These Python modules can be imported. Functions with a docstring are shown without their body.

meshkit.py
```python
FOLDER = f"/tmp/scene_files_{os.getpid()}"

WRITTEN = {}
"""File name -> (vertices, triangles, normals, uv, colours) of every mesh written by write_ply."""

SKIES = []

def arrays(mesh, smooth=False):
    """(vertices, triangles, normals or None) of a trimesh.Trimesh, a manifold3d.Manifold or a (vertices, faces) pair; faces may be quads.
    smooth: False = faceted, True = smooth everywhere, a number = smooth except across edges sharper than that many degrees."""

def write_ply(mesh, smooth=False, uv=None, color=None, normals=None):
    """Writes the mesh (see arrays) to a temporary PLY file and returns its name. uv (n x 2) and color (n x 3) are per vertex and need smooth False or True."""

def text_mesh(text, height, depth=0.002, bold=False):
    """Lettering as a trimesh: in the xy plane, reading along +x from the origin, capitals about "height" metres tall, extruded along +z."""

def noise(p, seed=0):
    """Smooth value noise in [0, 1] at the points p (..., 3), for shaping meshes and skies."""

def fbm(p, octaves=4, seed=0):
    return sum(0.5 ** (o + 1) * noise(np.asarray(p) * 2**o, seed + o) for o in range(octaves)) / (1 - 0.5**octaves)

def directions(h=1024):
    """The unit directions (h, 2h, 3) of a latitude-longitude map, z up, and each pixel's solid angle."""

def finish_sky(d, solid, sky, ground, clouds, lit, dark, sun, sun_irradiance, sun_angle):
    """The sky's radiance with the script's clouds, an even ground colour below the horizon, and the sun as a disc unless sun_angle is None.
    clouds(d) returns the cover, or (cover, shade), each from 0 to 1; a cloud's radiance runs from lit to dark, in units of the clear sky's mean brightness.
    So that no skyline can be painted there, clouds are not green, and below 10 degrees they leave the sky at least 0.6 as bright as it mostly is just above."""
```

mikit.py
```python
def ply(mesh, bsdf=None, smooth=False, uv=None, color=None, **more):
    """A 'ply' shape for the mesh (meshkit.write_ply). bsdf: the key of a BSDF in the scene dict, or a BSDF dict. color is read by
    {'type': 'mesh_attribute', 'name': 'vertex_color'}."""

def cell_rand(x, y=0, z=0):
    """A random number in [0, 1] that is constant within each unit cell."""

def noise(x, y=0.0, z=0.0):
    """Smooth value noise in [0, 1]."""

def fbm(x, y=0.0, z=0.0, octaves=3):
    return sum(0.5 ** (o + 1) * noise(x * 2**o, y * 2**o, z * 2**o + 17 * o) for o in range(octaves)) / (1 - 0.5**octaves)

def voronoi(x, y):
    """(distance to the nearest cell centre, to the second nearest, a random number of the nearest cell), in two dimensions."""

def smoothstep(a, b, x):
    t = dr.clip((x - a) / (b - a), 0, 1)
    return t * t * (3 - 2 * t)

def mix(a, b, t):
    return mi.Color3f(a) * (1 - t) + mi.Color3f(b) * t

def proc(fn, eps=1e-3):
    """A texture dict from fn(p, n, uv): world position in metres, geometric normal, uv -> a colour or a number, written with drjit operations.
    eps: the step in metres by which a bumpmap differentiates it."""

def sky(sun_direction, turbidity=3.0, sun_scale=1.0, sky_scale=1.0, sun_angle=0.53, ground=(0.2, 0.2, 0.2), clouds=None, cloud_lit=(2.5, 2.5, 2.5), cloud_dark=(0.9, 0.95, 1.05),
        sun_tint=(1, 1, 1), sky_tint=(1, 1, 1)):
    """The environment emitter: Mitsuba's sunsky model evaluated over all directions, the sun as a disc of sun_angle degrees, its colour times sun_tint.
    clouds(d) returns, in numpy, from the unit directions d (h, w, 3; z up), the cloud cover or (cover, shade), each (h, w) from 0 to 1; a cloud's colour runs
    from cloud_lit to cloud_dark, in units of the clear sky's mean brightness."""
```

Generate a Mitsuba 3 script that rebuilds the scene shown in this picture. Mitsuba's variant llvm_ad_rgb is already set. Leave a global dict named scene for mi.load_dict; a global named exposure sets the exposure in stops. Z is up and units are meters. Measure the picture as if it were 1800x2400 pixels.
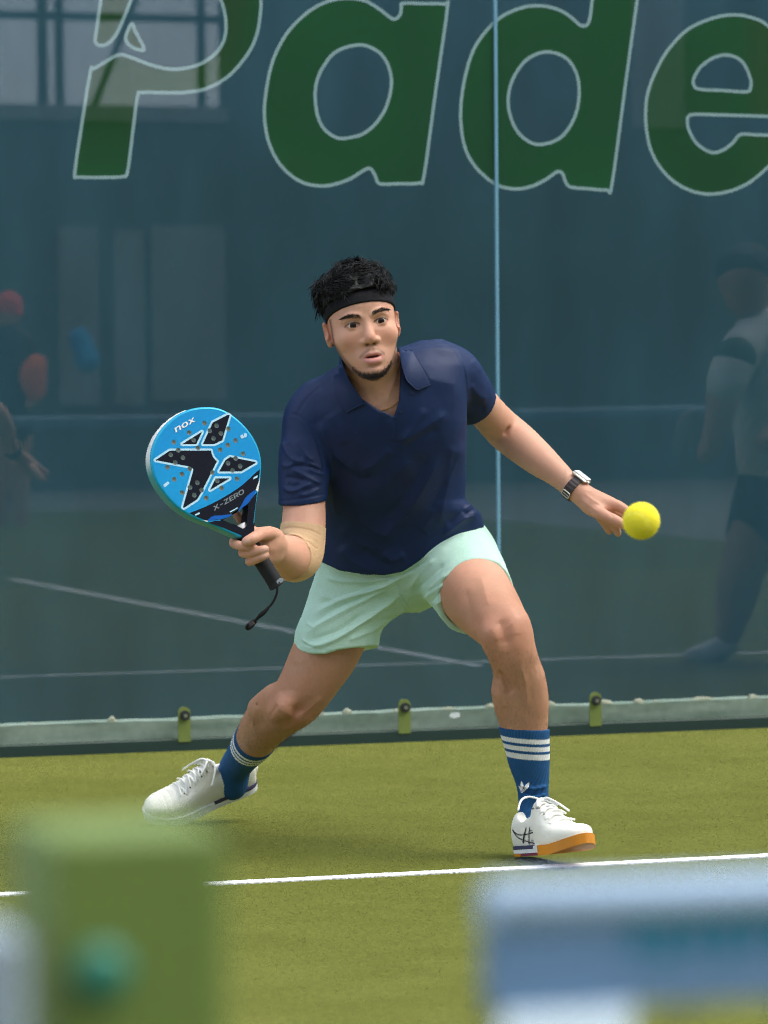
import math, random
import numpy as np, trimesh, shapely
import shapely.geometry as sg
import shapely.affinity as sa
import mitsuba as mi, mikit, meshkit
from mikit import proc, noise, fbm, smoothstep, mix, cell_rand, voronoi
T = mi.ScalarTransform4f
scene, labels = {}, {}

# ---------------------------------------------------------------- camera, sky, exposure
# the court: glass back wall on y = 0, net on y = -10, x runs along the wall, z up, metres
CAM = np.array([0.0, -11.6, 1.1217])
YAW, PITCH, ROLL, FOC = 0.3378, -0.0348, -0.0074, 9617.0      # focal length in photo pixels (1800 wide)
FWD = np.array([math.sin(YAW)*math.cos(PITCH), math.cos(YAW)*math.cos(PITCH), math.sin(PITCH)])
RGT = np.cross(FWD, [0, 0, 1]); RGT /= np.linalg.norm(RGT)
UPV = np.cross(RGT, FWD)
RGT, UPV = RGT*math.cos(ROLL)+UPV*math.sin(ROLL), UPV*math.cos(ROLL)-RGT*math.sin(ROLL)
scene['camera'] = {'type': 'thinlens', 'fov_axis': 'x', 'fov': math.degrees(2*math.atan(900/FOC)),
                   'to_world': T().look_at(CAM.tolist(), (CAM+FWD).tolist(), UPV.tolist()),
                   'aperture_radius': 0.0120, 'focus_distance': 9.3, 'near_clip': 0.05, 'far_clip': 500.0}
SUN = np.array([0.72, -0.38, 1.2])
scene['sky'] = mikit.sky(SUN.tolist(), turbidity=3, sun_scale=0.62, sun_angle=42, sun_tint=(0.86, 0.97, 1.12), clouds=lambda d: 1.0,
                         cloud_lit=(2.25, 2.5, 2.85), ground=(0.2, 0.2, 0.15))
exposure = 2.25
XC = 5.443                                                     # centre line of the court

# ---------------------------------------------------------------- helpers
def num(name):
    if name not in scene and not any(k.startswith(name+'__') for k in scene) and name not in labels: return name
    i = 1
    while f'{name}_{i:03d}' in scene or any(k.startswith(f'{name}_{i:03d}__') for k in scene) or f'{name}_{i:03d}' in labels: i += 1
    return f'{name}_{i:03d}'
def obj(name, mesh, mat, parent=None, label=None, cat=None, group=None, kind=None, smooth=False, color=None, uv=None):
    key = num(parent+'__'+name if parent else name)
    scene[key] = mikit.ply(mesh, mat, smooth=smooth, color=color, uv=uv)
    tag(key, label, cat, group, kind)
    return key
def put(name, shape, parent=None, **more):                      # a ready shape dict
    key = num(parent+'__'+name if parent else name)
    scene[key] = dict(shape)
    tag(key, **more)
    return key
def tag(key, label=None, cat=None, group=None, kind=None):
    d = {k: v for k, v in (('label', label), ('category', cat), ('group', group), ('kind', kind)) if v}
    if d: labels[key] = {**labels.get(key, {}), **d}
def thing(name, label, cat, group=None):
    key = num(name); tag(key, label, cat, group); return key
def box(x0, x1, y0, y1, z0, z1):
    m = trimesh.creation.box((x1-x0, y1-y0, z1-z0)); m.apply_translation(((x0+x1)/2, (y0+y1)/2, (z0+z1)/2)); return m
def cbox(x0, x1, y0, y1, z0, z1, c=0.004):                      # chamfered box
    import manifold3d as m3
    a = np.array([[x0, y0, z0], [x1, y1, z1]], float); pts = []
    for i in range(8):
        p = np.array([a[(i >> k) & 1][k] for k in range(3)]); s = np.array([1 if not (i >> k) & 1 else -1 for k in range(3)])
        for k in range(3):
            q = p + s*c; q[k] = p[k]; pts.append(q)
    mm = m3.Manifold.hull_points(np.array(pts)).to_mesh()
    return trimesh.Trimesh(mm.vert_properties[:, :3], mm.tri_verts, process=False)
def cat_m(ms): return trimesh.util.concatenate(ms)
def cyl(p0, p1, r, n=16):
    return trimesh.creation.cylinder(radius=r, segment=np.array([p0, p1], float), sections=n)
def extrude(poly, h):
    ps = [g for g in getattr(poly, 'geoms', [poly]) if g.geom_type == 'Polygon' and g.area > 1e-9]
    return cat_m([trimesh.creation.extrude_polygon(g, h, engine='earcut') for g in ps])
def catmull(pts, n=8, closed=False):
    p = np.asarray(pts, float); out = []
    m = len(p)
    for i in range(m if closed else m-1):
        if closed: a, b, c, d = p[(i-1) % m], p[i], p[(i+1) % m], p[(i+2) % m]
        else: a, b, c, d = p[max(i-1, 0)], p[i], p[i+1], p[min(i+2, m-1)]
        for t in np.arange(n)/n:
            out.append(0.5*((2*b)+(-a+c)*t+(2*a-5*b+4*c-d)*t*t+(-a+3*b-3*c+d)*t**3))
    if not closed: out.append(p[-1])
    return np.array(out)
def tube(pts, rad, n=8, cap=True):
    p = np.asarray(pts, float); r = np.broadcast_to(np.asarray(rad, float), (len(p),)).copy()
    t = np.gradient(p, axis=0); t /= np.maximum(np.linalg.norm(t, axis=1, keepdims=True), 1e-12)
    nx = np.cross(t[0], [0.31, 0.22, 0.92]); nx /= np.linalg.norm(nx); V = []
    for i in range(len(p)):
        nx = nx - t[i]*(nx@t[i]); nx /= np.linalg.norm(nx); ny = np.cross(t[i], nx)
        a = np.arange(n)/n*2*np.pi
        V.append(p[i]+r[i]*(np.cos(a)[:, None]*nx+np.sin(a)[:, None]*ny))
    V = np.concatenate(V); F = []
    for i in range(len(p)-1):
        for k in range(n):
            a, b = i*n+k, i*n+(k+1) % n
            F += [[a, b, b+n], [a, b+n, a+n]]
    if cap:
        V = np.vstack([V, p[0], p[-1]]); e = len(V); L = (len(p)-1)*n
        for k in range(n): F += [[(k+1) % n, k, e-2], [L+k, L+(k+1) % n, e-1]]
    return trimesh.Trimesh(V, np.array(F), process=False)
def twos(b): return {'type': 'twosided', 'bsdf': b}
def prin(col, rough=0.5, spec=0.5, **k):
    c = col if isinstance(col, dict) else {'type': 'rgb', 'value': list(map(float, col))}
    return {'type': 'principled', 'base_color': c, 'roughness': rough, 'specular': spec, **k}
def mat(name, b): scene[name] = b; return name
VC = {'type': 'mesh_attribute', 'name': 'vertex_color'}

# ---------------------------------------------------------------- materials of the place
def turf_col(p, n, uv):
    a = fbm(p.x*2.2, p.y*2.2, 0.0, 4); b = fbm(p.x*150, p.y*150, 3.0, 3); c = noise(p.x*330, p.y*330, 1.0); g = noise(p.x*9, p.y*9, 7.)
    k = (b-0.5)*1.25 + (c-0.5)*0.7
    col = mix((0.092, 0.102, 0.017), (0.116, 0.126, 0.024), smoothstep(0.1, 0.9, 0.6*a+0.4*g))
    return col*mi.Color3f(0.96+k*0.30)
def turf_h(p, n, uv): return 0.002*fbm(p.x*140, p.y*140, 0.5, 3)
mat('turf_mat', twos({'type': 'bumpmap', 'arbitrary': proc(turf_h, 1e-3), 'scale': 1.0, 'bsdf': prin(proc(turf_col), 0.85, 0.15)}))
mat('blade_mat', twos(prin(VC, 0.7, 0.25)))
def line_col(p, n, uv):
    k = fbm(p.x*170, p.y*170, 2., 3)
    return mix((0.55, 0.56, 0.55), (0.86, 0.87, 0.88), smoothstep(0.3, 0.6, k))
mat('line_mat', twos(prin(proc(line_col), 0.8, 0.2)))
def wall_col(p, n, uv):
    a = fbm(p.x*0.7, p.z*0.25, 1., 3); b = fbm(p.x*9, p.z*3, 4., 3); c = fbm(p.x*1.5+30, p.z*1.2, 4., 3)
    base = mix((0.021, 0.070, 0.102), (0.036, 0.100, 0.138), a)
    return base*mi.Color3f(0.72+0.36*b+0.25*c)
mat('screen_mat', twos(prin(proc(wall_col), 0.9, 0.1)))
mat('glass_mat', {'type': 'thindielectric', 'int_ior': 1.62})
def kerb_col(p, n, uv):
    a = fbm(p.x*6, p.z*30, p.y*30, 3); b = fbm(p.x*55, p.z*60, 4., 3)
    return mix((0.175, 0.255, 0.225), (0.30, 0.385, 0.345), smoothstep(0.3, 0.7, a))*mi.Color3f(0.84+0.3*b)
mat('kerb_mat', twos(prin(proc(kerb_col), 0.9, 0.2)))
mat('foam_mat', twos(prin((0.45, 0.47, 0.38), 0.9, 0.2)))
mat('rail_mat', twos(prin((0.022, 0.046, 0.042), 0.5, 0.3)))
mat('clamp_mat', twos(prin((0.17, 0.22, 0.060), 0.42, 0.5)))
mat('rubber_mat', twos(prin((0.018, 0.024, 0.026), 0.6, 0.4)))
mat('steel_mat', twos(prin((0.55, 0.56, 0.56), 0.3, 0.5, metallic=0.9)))
mat('glass_edge_mat', twos(prin((0.17, 0.37, 0.52), 0.35, 0.5)))  # polished glass edges; the sky light they show is painted in
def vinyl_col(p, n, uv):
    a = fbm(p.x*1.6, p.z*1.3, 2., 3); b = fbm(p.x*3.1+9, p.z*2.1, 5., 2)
    c = smoothstep(0.52, 0.75, fbm(p.x*2.4+3, p.z*1.0, 8., 3))  # brownish patches: reflections in the glass put into the vinyl colour
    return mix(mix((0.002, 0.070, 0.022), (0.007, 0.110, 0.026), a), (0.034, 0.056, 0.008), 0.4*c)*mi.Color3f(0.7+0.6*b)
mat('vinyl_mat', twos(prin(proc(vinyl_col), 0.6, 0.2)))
mat('vinyl_edge_mat', twos(prin((0.34, 0.50, 0.53), 0.6, 0.2)))

# ---------------------------------------------------------------- ground, lines
def sheet(x0, x1, y0, y1, z):
    return trimesh.Trimesh([[x0, y0, z], [x1, y0, z], [x1, y1, z], [x0, y1, z]], [[0, 1, 2], [0, 2, 3]], process=False)
obj('ground', sheet(-150, 160, -160, 150, -0.012), mat('ground_mat', twos(prin((0.16, 0.16, 0.15), 0.9, 0.2))), kind='structure')
obj('court_turf', sheet(XC-5.4, XC+5.4, -20.4, 0.005, 0.0), 'turf_mat', kind='structure')
def strip(x0, x1, y0, y1, z=0.004):
    return sheet(x0, x1, y0, y1, z)
def fuzzy_line(x0, x1, y0, y1, z=0.003, seed=1):
    rng = np.random.default_rng(seed); n = int(max(x1-x0, y1-y0)/0.006); along_x = (x1-x0) > (y1-y0)
    t = np.linspace(0, 1, n); e = lambda: rng.uniform(-0.0035, 0.0035, n)
    if along_x: a = np.stack([x0+t*(x1-x0), y0+e(), t*0+z], 1); b = np.stack([x0+t*(x1-x0), y1+e(), t*0+z], 1)
    else: a = np.stack([x1+e(), y0+t*(y1-y0), t*0+z], 1); b = np.stack([x0+e(), y0+t*(y1-y0), t*0+z], 1)
    i = np.arange(n-1); V = np.vstack([a-[0, 0, z+.002], a, b, b-[0, 0, z+.002]])
    return trimesh.Trimesh(V, np.vstack([q for k in range(3) for q in (np.stack([i+k*n, i+1+k*n, i+1+n+k*n], 1), np.stack([i+k*n, i+1+n+k*n, i+n+k*n], 1))]), process=False)
obj('service_line', fuzzy_line(XC-5.0, XC+5.0, -3.075, -3.025), 'line_mat', kind='structure')
obj('centre_line', fuzzy_line(XC-0.025, XC+0.025, -10.0, -3.08, seed=2), 'line_mat', kind='structure')
obj('centre_line_mark', fuzzy_line(XC-0.025, XC+0.025, -3.02, -2.83, seed=3), 'line_mat', kind='structure')

# short turf blades where the photograph is in focus: nobody could count them
rng = np.random.default_rng(5)
N = 300000
by = -(0.02+5.6*rng.uniform(0, 1, N)**1.25); bx = (11.6+by)*np.tan(YAW+rng.uniform(-0.108, 0.108, N))
ok = ~((np.abs(by+3.05) < 0.027)) & (rng.random(N) > np.clip((-by-3.3)/2.2, 0, 1))
bx, by = bx[ok], by[ok]; N = len(bx)
ang = rng.uniform(0, 2*np.pi, N); hgt = rng.uniform(0.001, 0.0034, N); ln = rng.normal(0, 0.0055, (N, 2)); wd = rng.uniform(0.0009, 0.0018, N)
c0 = np.stack([bx, by, np.full(N, -0.001)], 1); dx = np.stack([np.cos(ang)*wd, np.sin(ang)*wd, np.zeros(N)], 1)
tip = c0+np.stack([ln[:, 0], ln[:, 1], hgt], 1)
BV = np.stack([c0-dx, c0+dx, tip], 1).reshape(-1, 3)
f2 = meshkit.fbm(np.stack([bx*3.0, by*3.0, bx*0], 1), 3)
tone = (0.84+0.24*rng.random(N)+0.45*(f2-0.5))[:, None]*np.where(rng.random((N, 1)) < 0.10, 1.15, 1.0)
bc = (np.array([0.112, 0.122, 0.019])+rng.random((N, 1))*np.array([0.022, 0.024, 0.007]))*tone
BC = np.repeat(bc, 3, 0)
obj('turf_blades', trimesh.Trimesh(BV, np.arange(3*N).reshape(-1, 3), process=False), 'blade_mat', label='short olive green turf fibres of the court floor',
    cat='turf', kind='stuff', color=np.clip(BC, 0, 1), smooth=False)

# ---------------------------------------------------------------- glass back wall
GZ0, GZ1 = 0.032, 3.0
wall = obj('windscreen', box(-3, 16, 0.62, 0.70, 0, 4.2), 'screen_mat', label='dark teal windscreen wall standing behind the glass back wall', cat='wall')
kx = np.linspace(-1, 14, 1500); rng = np.random.default_rng(11)
top = 0.087+0.004*(meshkit.fbm(np.stack([kx*2.5, kx*0, kx*0], 1), 3)-0.5)*2+0.004*(meshkit.fbm(np.stack([kx*25, kx*0+3, kx*0], 1), 3)-0.5)
V = []; 
for yy, zz in ((0.045, None), (0.14, None), (0.14, 0.0), (0.045, 0.0)):
    V.append(np.stack([kx, np.full_like(kx, yy), top if zz is None else np.zeros_like(kx)], 1))
V = np.concatenate(V); n = len(kx); i = np.arange(n-1); Fk = []
for a, b in ((3, 0), (0, 1), (1, 2)):
    Fk += [np.stack([a*n+i, a*n+i+1, b*n+i+1], 1), np.stack([a*n+i, b*n+i+1, b*n+i], 1)]
kerb = obj('kerb', trimesh.Trimesh(V, np.vstack(Fk), process=False), 'kerb_mat', kind='structure')
lumps = []
for _ in range(95):
    x = rng.uniform(-0.5, 10.5); s = rng.uniform(0.006, 0.017)
    if 2.4 < x < 7 and rng.random() < (0.15 if x < 4.6 else 0.0): continue
    b = trimesh.creation.icosphere(subdivisions=2, radius=1.0); v = np.array(b.vertices)
    v *= (1+0.5*(meshkit.noise(v*2.1+x*7)-0.5))[:, None]; v *= [s*rng.uniform(0.8, 2.2), s, s*rng.uniform(0.7, 1.1)]
    lumps.append(trimesh.Trimesh(v+[x, 0.062, 0.088], b.faces, process=False))
obj('foam_crumbs', cat_m(lumps), 'foam_mat', kerb, kind='stuff', smooth=True)
obj('base_rail', cbox(-0.6, 11.5, -0.005, 0.034, -0.005, 0.0345, 0.002), 'rail_mat', label='dark green steel base rail under the glass panels', cat='rail')
gw = thing('glass_wall', 'clear glass back wall of the court with lettering, in two metre panels', 'glass wall')
for k in range(-3, 2):
    x0, x1 = XC-1+2*k, XC+1+2*k
    obj('panel', trimesh.Trimesh([[x0+0.005, 0.0, GZ0], [x1-0.005, 0, GZ0], [x1-0.005, 0, GZ1], [x0+0.005, 0, GZ1]], [[0, 1, 2], [0, 2, 3]], process=False), 'glass_mat', gw)
    obj('joint', box(x1-0.0046, x1+0.0046, -0.002, 0.010, 0.0, GZ1), 'glass_edge_mat', gw)
mat('sticker_mat', twos(prin((0.62, 0.68, 0.72), 0.5, 0.3)))
stk = sg.Point(0, 0).buffer(1.0); stk = sa.scale(stk, 0.017, 0.008).union(sg.box(-0.012, -0.004, 0.016, 0.009)); m = extrude(stk, 0.0006); m.apply_transform(np.array([[1, 0, 0, 4.296], [0, 0, 1, -0.0014], [0, 1, 0, 0.0745], [0, 0, 0, 1.0]]))
obj('sticker', m, 'sticker_mat', gw, label='small white sticker low on the glass')
for k in range(-2, 4):
    for off in (-0.69, 0.0, 0.69) if k < 3 else ():
        x = XC-2+2*(k-1)+off
        if not 0.4 < x < 10.6: continue
        pos = 'under the lunging player' if abs(x-(XC-1.31)) < .2 else 'right of the front leg' if abs(x-(XC-.69)) < .2 else 'left of the bent back knee' if abs(x-(XC-2)) < .2 else None
        if pos is None: continue
        c = thing('glass_clamp', 'olive green glass clamp with black bolt ' + pos, 'clamp', 'glass clamps along the base rail')
        pl = sg.Polygon([(-0.019, 0.0), (0.019, 0.0), (0.019, 0.085), (-0.019, 0.085)]).union(sg.Point(0, 0.085).buffer(0.019))
        m = extrude(pl, 0.006)
        R = np.array([[1, 0, 0, x], [0, 0, -1, -0.002], [0, 1, 0, 0.0265], [0, 0, 0, 1.0]])
        m.apply_transform(R); obj('plate', m, 'clamp_mat', c)
        obj('washer', cyl((x, -0.018, 0.105), (x, -0.008, 0.105), 0.0145, 24), 'rubber_mat', c, smooth=40)
        obj('bolt', cyl((x, -0.022, 0.105), (x, -0.0178, 0.105), 0.0055, 12), 'steel_mat', c, smooth=40)
# ---------------------------------------------------------------- lettering on the glass (metres on the wall, traced as outlines)
def on_wall(x, y, Y=0.0):                                       # a photo measurement taken to the plane y = Y
    d = FWD*FOC+RGT*(x-900)+UPV*(1200-y); t = (Y-CAM[1])/d[1]; q = CAM+d*t
    return q[0], q[2]
def letter(zoom, ox, sc, holes=()):
    o = catmull([on_wall(ox+sc*a, sc*b) for a, b in zoom], 5, True)
    return sg.Polygon(o, [catmull([on_wall(ox+sc*a, sc*b) for a, b in h], 5, True) for h in holes]).buffer(0).simplify(0.0006)
P1 = letter([(472, 1080), (520, 760), (570, 450), (600, 425), (735, 347), (800, 350), (930, 400), (1050, 430), (1150, 430), (1260, 400), (1345, 345), (1400, 270), (1420, 190), (1415, 90), (1390, 0),
             (1340, -110), (1240, -190), (1100, -215), (930, -215), (885, -170), (825, 0), (790, 85), (755, 170), (715, 240), (670, 278), (630, 285), (602, 262), (605, 210), (635, 0), (690, -400), (720, -430),
             (1150, -435), (1380, -390), (1560, -240), (1635, -50), (1632, 130), (1595, 270), (1520, 390), (1420, 490), (1290, 558), (1150, 580), (1000, 580), (890, 580), (866, 605), (835, 830), (805, 1070), (770, 1108), (630, 1112), (500, 1110)], 0, .3737)
P2 = letter([(830, 148), (850, 190), (905, 295), (895, 315), (840, 300), (797, 262), (795, 215)], 0, .3737)
A = letter([(955, 20), (1090, 22), (1228, 25), (1244, 60), (1170, 580), (1095, 1130), (1060, 1185), (930, 1190), (805, 1190), (778, 1140), (745, 1092), (705, 1102), (600, 1165), (450, 1205), (300, 1180), (180, 1090), (100, 960),
            (60, 790), (65, 620), (110, 400), (200, 220), (330, 85), (450, 15), (570, -12), (700, 0), (800, 55), (870, 110), (905, 122), (938, 95), (946, 50)], 600, .3617,
           [[(680, 290), (790, 330), (850, 400), (880, 500), (875, 600), (840, 710), (780, 800), (700, 865), (620, 890), (540, 895), (460, 850), (410, 770), (388, 650), (395, 540), (440, 430), (530, 330)]])
D = letter([(1030, -320), (1000, -80), (985, 0), (925, 430), (855, 950), (825, 984), (730, 978), (640, 970), (612, 940), (598, 900), (570, 890), (520, 925), (440, 965), (350, 980), (250, 955), (150, 870), (90, 760), (68, 600),
            (85, 430), (130, 270), (200, 160), (290, 80), (400, 35), (500, 30), (590, 55), (650, 95), (690, 130), (722, 130), (740, 90), (750, 0), (790, -320), (820, -340), (1000, -340)], 1050, .4521,
           [[(520, 268), (600, 290), (650, 340), (680, 420), (680, 530), (650, 630), (590, 710), (510, 745), (440, 742), (370, 690), (330, 610), (315, 520), (335, 420), (390, 330), (450, 285)]])
E_ = letter([(1480, 75), (1370, 95), (1250, 150), (1150, 250), (1080, 370), (1035, 500), (1030, 650), (1060, 790), (1130, 900), (1220, 970), (1330, 1005), (1450, 995), (1560, 950), (1659, 870), (1740, 780), (1765, 715), (1740, 703), (1600, 698),
             (1520, 697), (1480, 740), (1430, 778), (1370, 790), (1300, 750), (1260, 690), (1245, 640), (1250, 605), (1290, 592), (1480, 598), (1659, 603), (1790, 607), (1815, 560), (1820, 420), (1770, 250), (1659, 130), (1580, 90)], 1050, .4521,
            [[(1460, 285), (1530, 320), (1570, 400), (1573, 450), (1550, 475), (1430, 468), (1310, 462), (1278, 440), (1280, 400), (1320, 340), (1390, 295)]])
L = letter([(1930, -340), (2130, -345), (2160, -310), (2060, 400), (1975, 990), (1940, 1020), (1760, 1015), (1790, 900), (1850, 450), (1900, -310)], 1050, .4521)
for nm, ps, lab in (('letter_p', [P1, P2], 'green outlined letter P of the glass lettering'), ('letter_a', [A], 'green outlined letter a of the glass lettering'),
                    ('letter_d', [D], 'green outlined letter d crossed by the glass joint'), ('letter_e', [E_], 'green outlined letter e at the right edge'), ('letter_l', [L], 'green outlined letter l of the glass lettering')):
    t = thing(nm, lab, 'lettering', 'lettering on the glass wall')
    u = shapely.union_all(ps)
    def stand(m, y0): m.apply_transform(np.array([[1, 0, 0, 0], [0, 0, 1, y0], [0, 1, 0, 0], [0, 0, 0, 1.0]])); return m
    ins = shapely.union_all([p.buffer(-0.0055) for p in ps])
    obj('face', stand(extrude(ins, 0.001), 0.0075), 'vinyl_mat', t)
    ring = shapely.union_all([p.buffer(0.0048).difference(p.buffer(-0.0052)) for p in ps])
    obj('outline', stand(extrude(ring, 0.001), 0.0060), 'vinyl_edge_mat', t)

# ---------------------------------------------------------------- net, posts
mat('post_mat', twos(prin((0.145, 0.215, 0.055), 0.5, 0.3)))
mat('knob_mat', twos(prin((0.03, 0.20, 0.14), 0.35, 0.5)))
mat('pale_steel_mat', twos(prin((0.27, 0.34, 0.41), 0.5, 0.3)))
mat('band_mat', twos(prin((0.14, 0.25, 0.43), 0.8, 0.2)))
mat('band_top_mat', twos(prin((0.36, 0.49, 0.68), 0.8, 0.2)))
mat('band_print_mat', twos(prin((0.02, 0.17, 0.27), 0.7, 0.2)))
mat('tape_mat', twos(prin((0.44, 0.53, 0.60), 0.8, 0.2)))
mat('net_mat', twos(prin((0.02, 0.03, 0.03), 0.7, 0.3)))
px, pw = 0.4458, 0.0362
p = thing('net_post', 'square green net post, out of focus at the lower left', 'net post')
obj('tube', cbox(px-pw, px+pw, -10-pw, -10+pw, 0, 0.938, 0.003), 'post_mat', p)
kb = trimesh.creation.icosphere(subdivisions=3, radius=1.0); kb.apply_scale((0.0115, 0.006, 0.0115)); kb.apply_translation((px-0.0170, -10-pw-0.003, 0.884))
obj('knob', kb, 'knob_mat', p, label='turquoise round knob', smooth=True)
obj('foot_plate', cbox(px-0.08, px+0.08, -10.08, -9.92, 0, 0.012, 0.003), 'post_mat', p)
p = thing('net_post', 'square green net post at the far end of the net', 'net post')
obj('tube', cbox(2*XC-px-pw, 2*XC-px+pw, -10-pw, -10+pw, 0, 0.938, 0.003), 'post_mat', p)
obj('gate_post', cbox(0.350, 0.394, -10.06, -10.016, 0, 0.905, 0.004), 'pale_steel_mat', label='pale grey steel upright, out of focus in the lower left corner', cat='post')
nt = thing('net', 'padel net with pale blue headband, out of focus at the lower right', 'net')
NX = 0.606
xs = np.linspace(NX, 2*XC-NX, 120); zt = 0.905-0.03*(1-((xs-XC)/(XC-NX))**2)
def ribbon(xs, z0, z1, y, th=0.004):
    n = len(xs); V = np.concatenate([np.stack([xs, np.full(n, yy), zz], 1) for yy, zz in ((y-th, z0), (y-th, z1), (y+th, z1), (y+th, z0))]); i = np.arange(n-1); F = []
    for a, b in ((0, 1), (1, 2), (2, 3), (3, 0)): F += [np.stack([a*n+i, a*n+i+1, b*n+i+1], 1), np.stack([a*n+i, b*n+i+1, b*n+i], 1)]
    F += [np.array([[0, n, 2*n], [0, 2*n, 3*n]]), np.array([[n-1, 3*n-1, 2*n-1], [n-1, 4*n-1, 3*n-1]])]
    return trimesh.Trimesh(V, np.vstack(F), process=False)
obj('headband', ribbon(xs, zt-0.052, zt-0.014, -10, 0.005), 'band_mat', nt)
obj('cable_sleeve', tube(np.stack([xs, xs*0-10, zt-0.008], 1), 0.0105, 10), 'band_top_mat', nt, smooth=40)
pr = [box(x, x+w, -10.0062, -10.0052, z0, z1) for x, w, z0, z1 in ((0.668, 0.009, .873, .890), (0.681, 0.010, .870, .890), (0.695, 0.009, .873, .890), (0.708, .010, .870, .890), (0.722, .009, .873, .889), (.735, .016, .870, .889))]
obj('print', cat_m(pr), 'band_print_mat', nt)
st = [tube([(NX+0.045*k, -10, 0.03), (NX+0.045*k, -10, 0.862-0.03*(1-((NX+0.045*k-XC)/(XC-NX))**2))], 0.0013, 4, False) for k in range(214)]
st += [tube(np.stack([xs[::6], xs[::6]*0-10, 0.03+(zt[::6]-0.08)*k/18], 1), 0.0013, 4, False) for k in range(19)]
obj('mesh', cat_m(st), 'net_mat', nt, kind='stuff')
tp = catmull([(NX+.008, -10.004, 0.853), (NX+.001, -10.016, 0.848), (NX-.007, -10.028, 0.828), (NX, -10.026, 0.78), (NX+.004, -10.012, 0.6), (NX+.004, -10.006, 0.02)], 6)
n = len(tp); V = np.concatenate([tp, tp+[0.058, 0, 0], tp+[0.058, 0.003, 0], tp+[0, 0.003, 0]]); i = np.arange(n-1); F = []
for a, b in ((0, 1), (1, 2), (2, 3), (3, 0)): F += [np.stack([a*n+i, b*n+i+1, a*n+i+1], 1), np.stack([a*n+i, b*n+i, b*n+i+1], 1)]
obj('edge_tape', trimesh.Trimesh(V, np.vstack(F), process=False), 'tape_mat', nt, label='white edge tape hanging from the headband', smooth=30)

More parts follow.
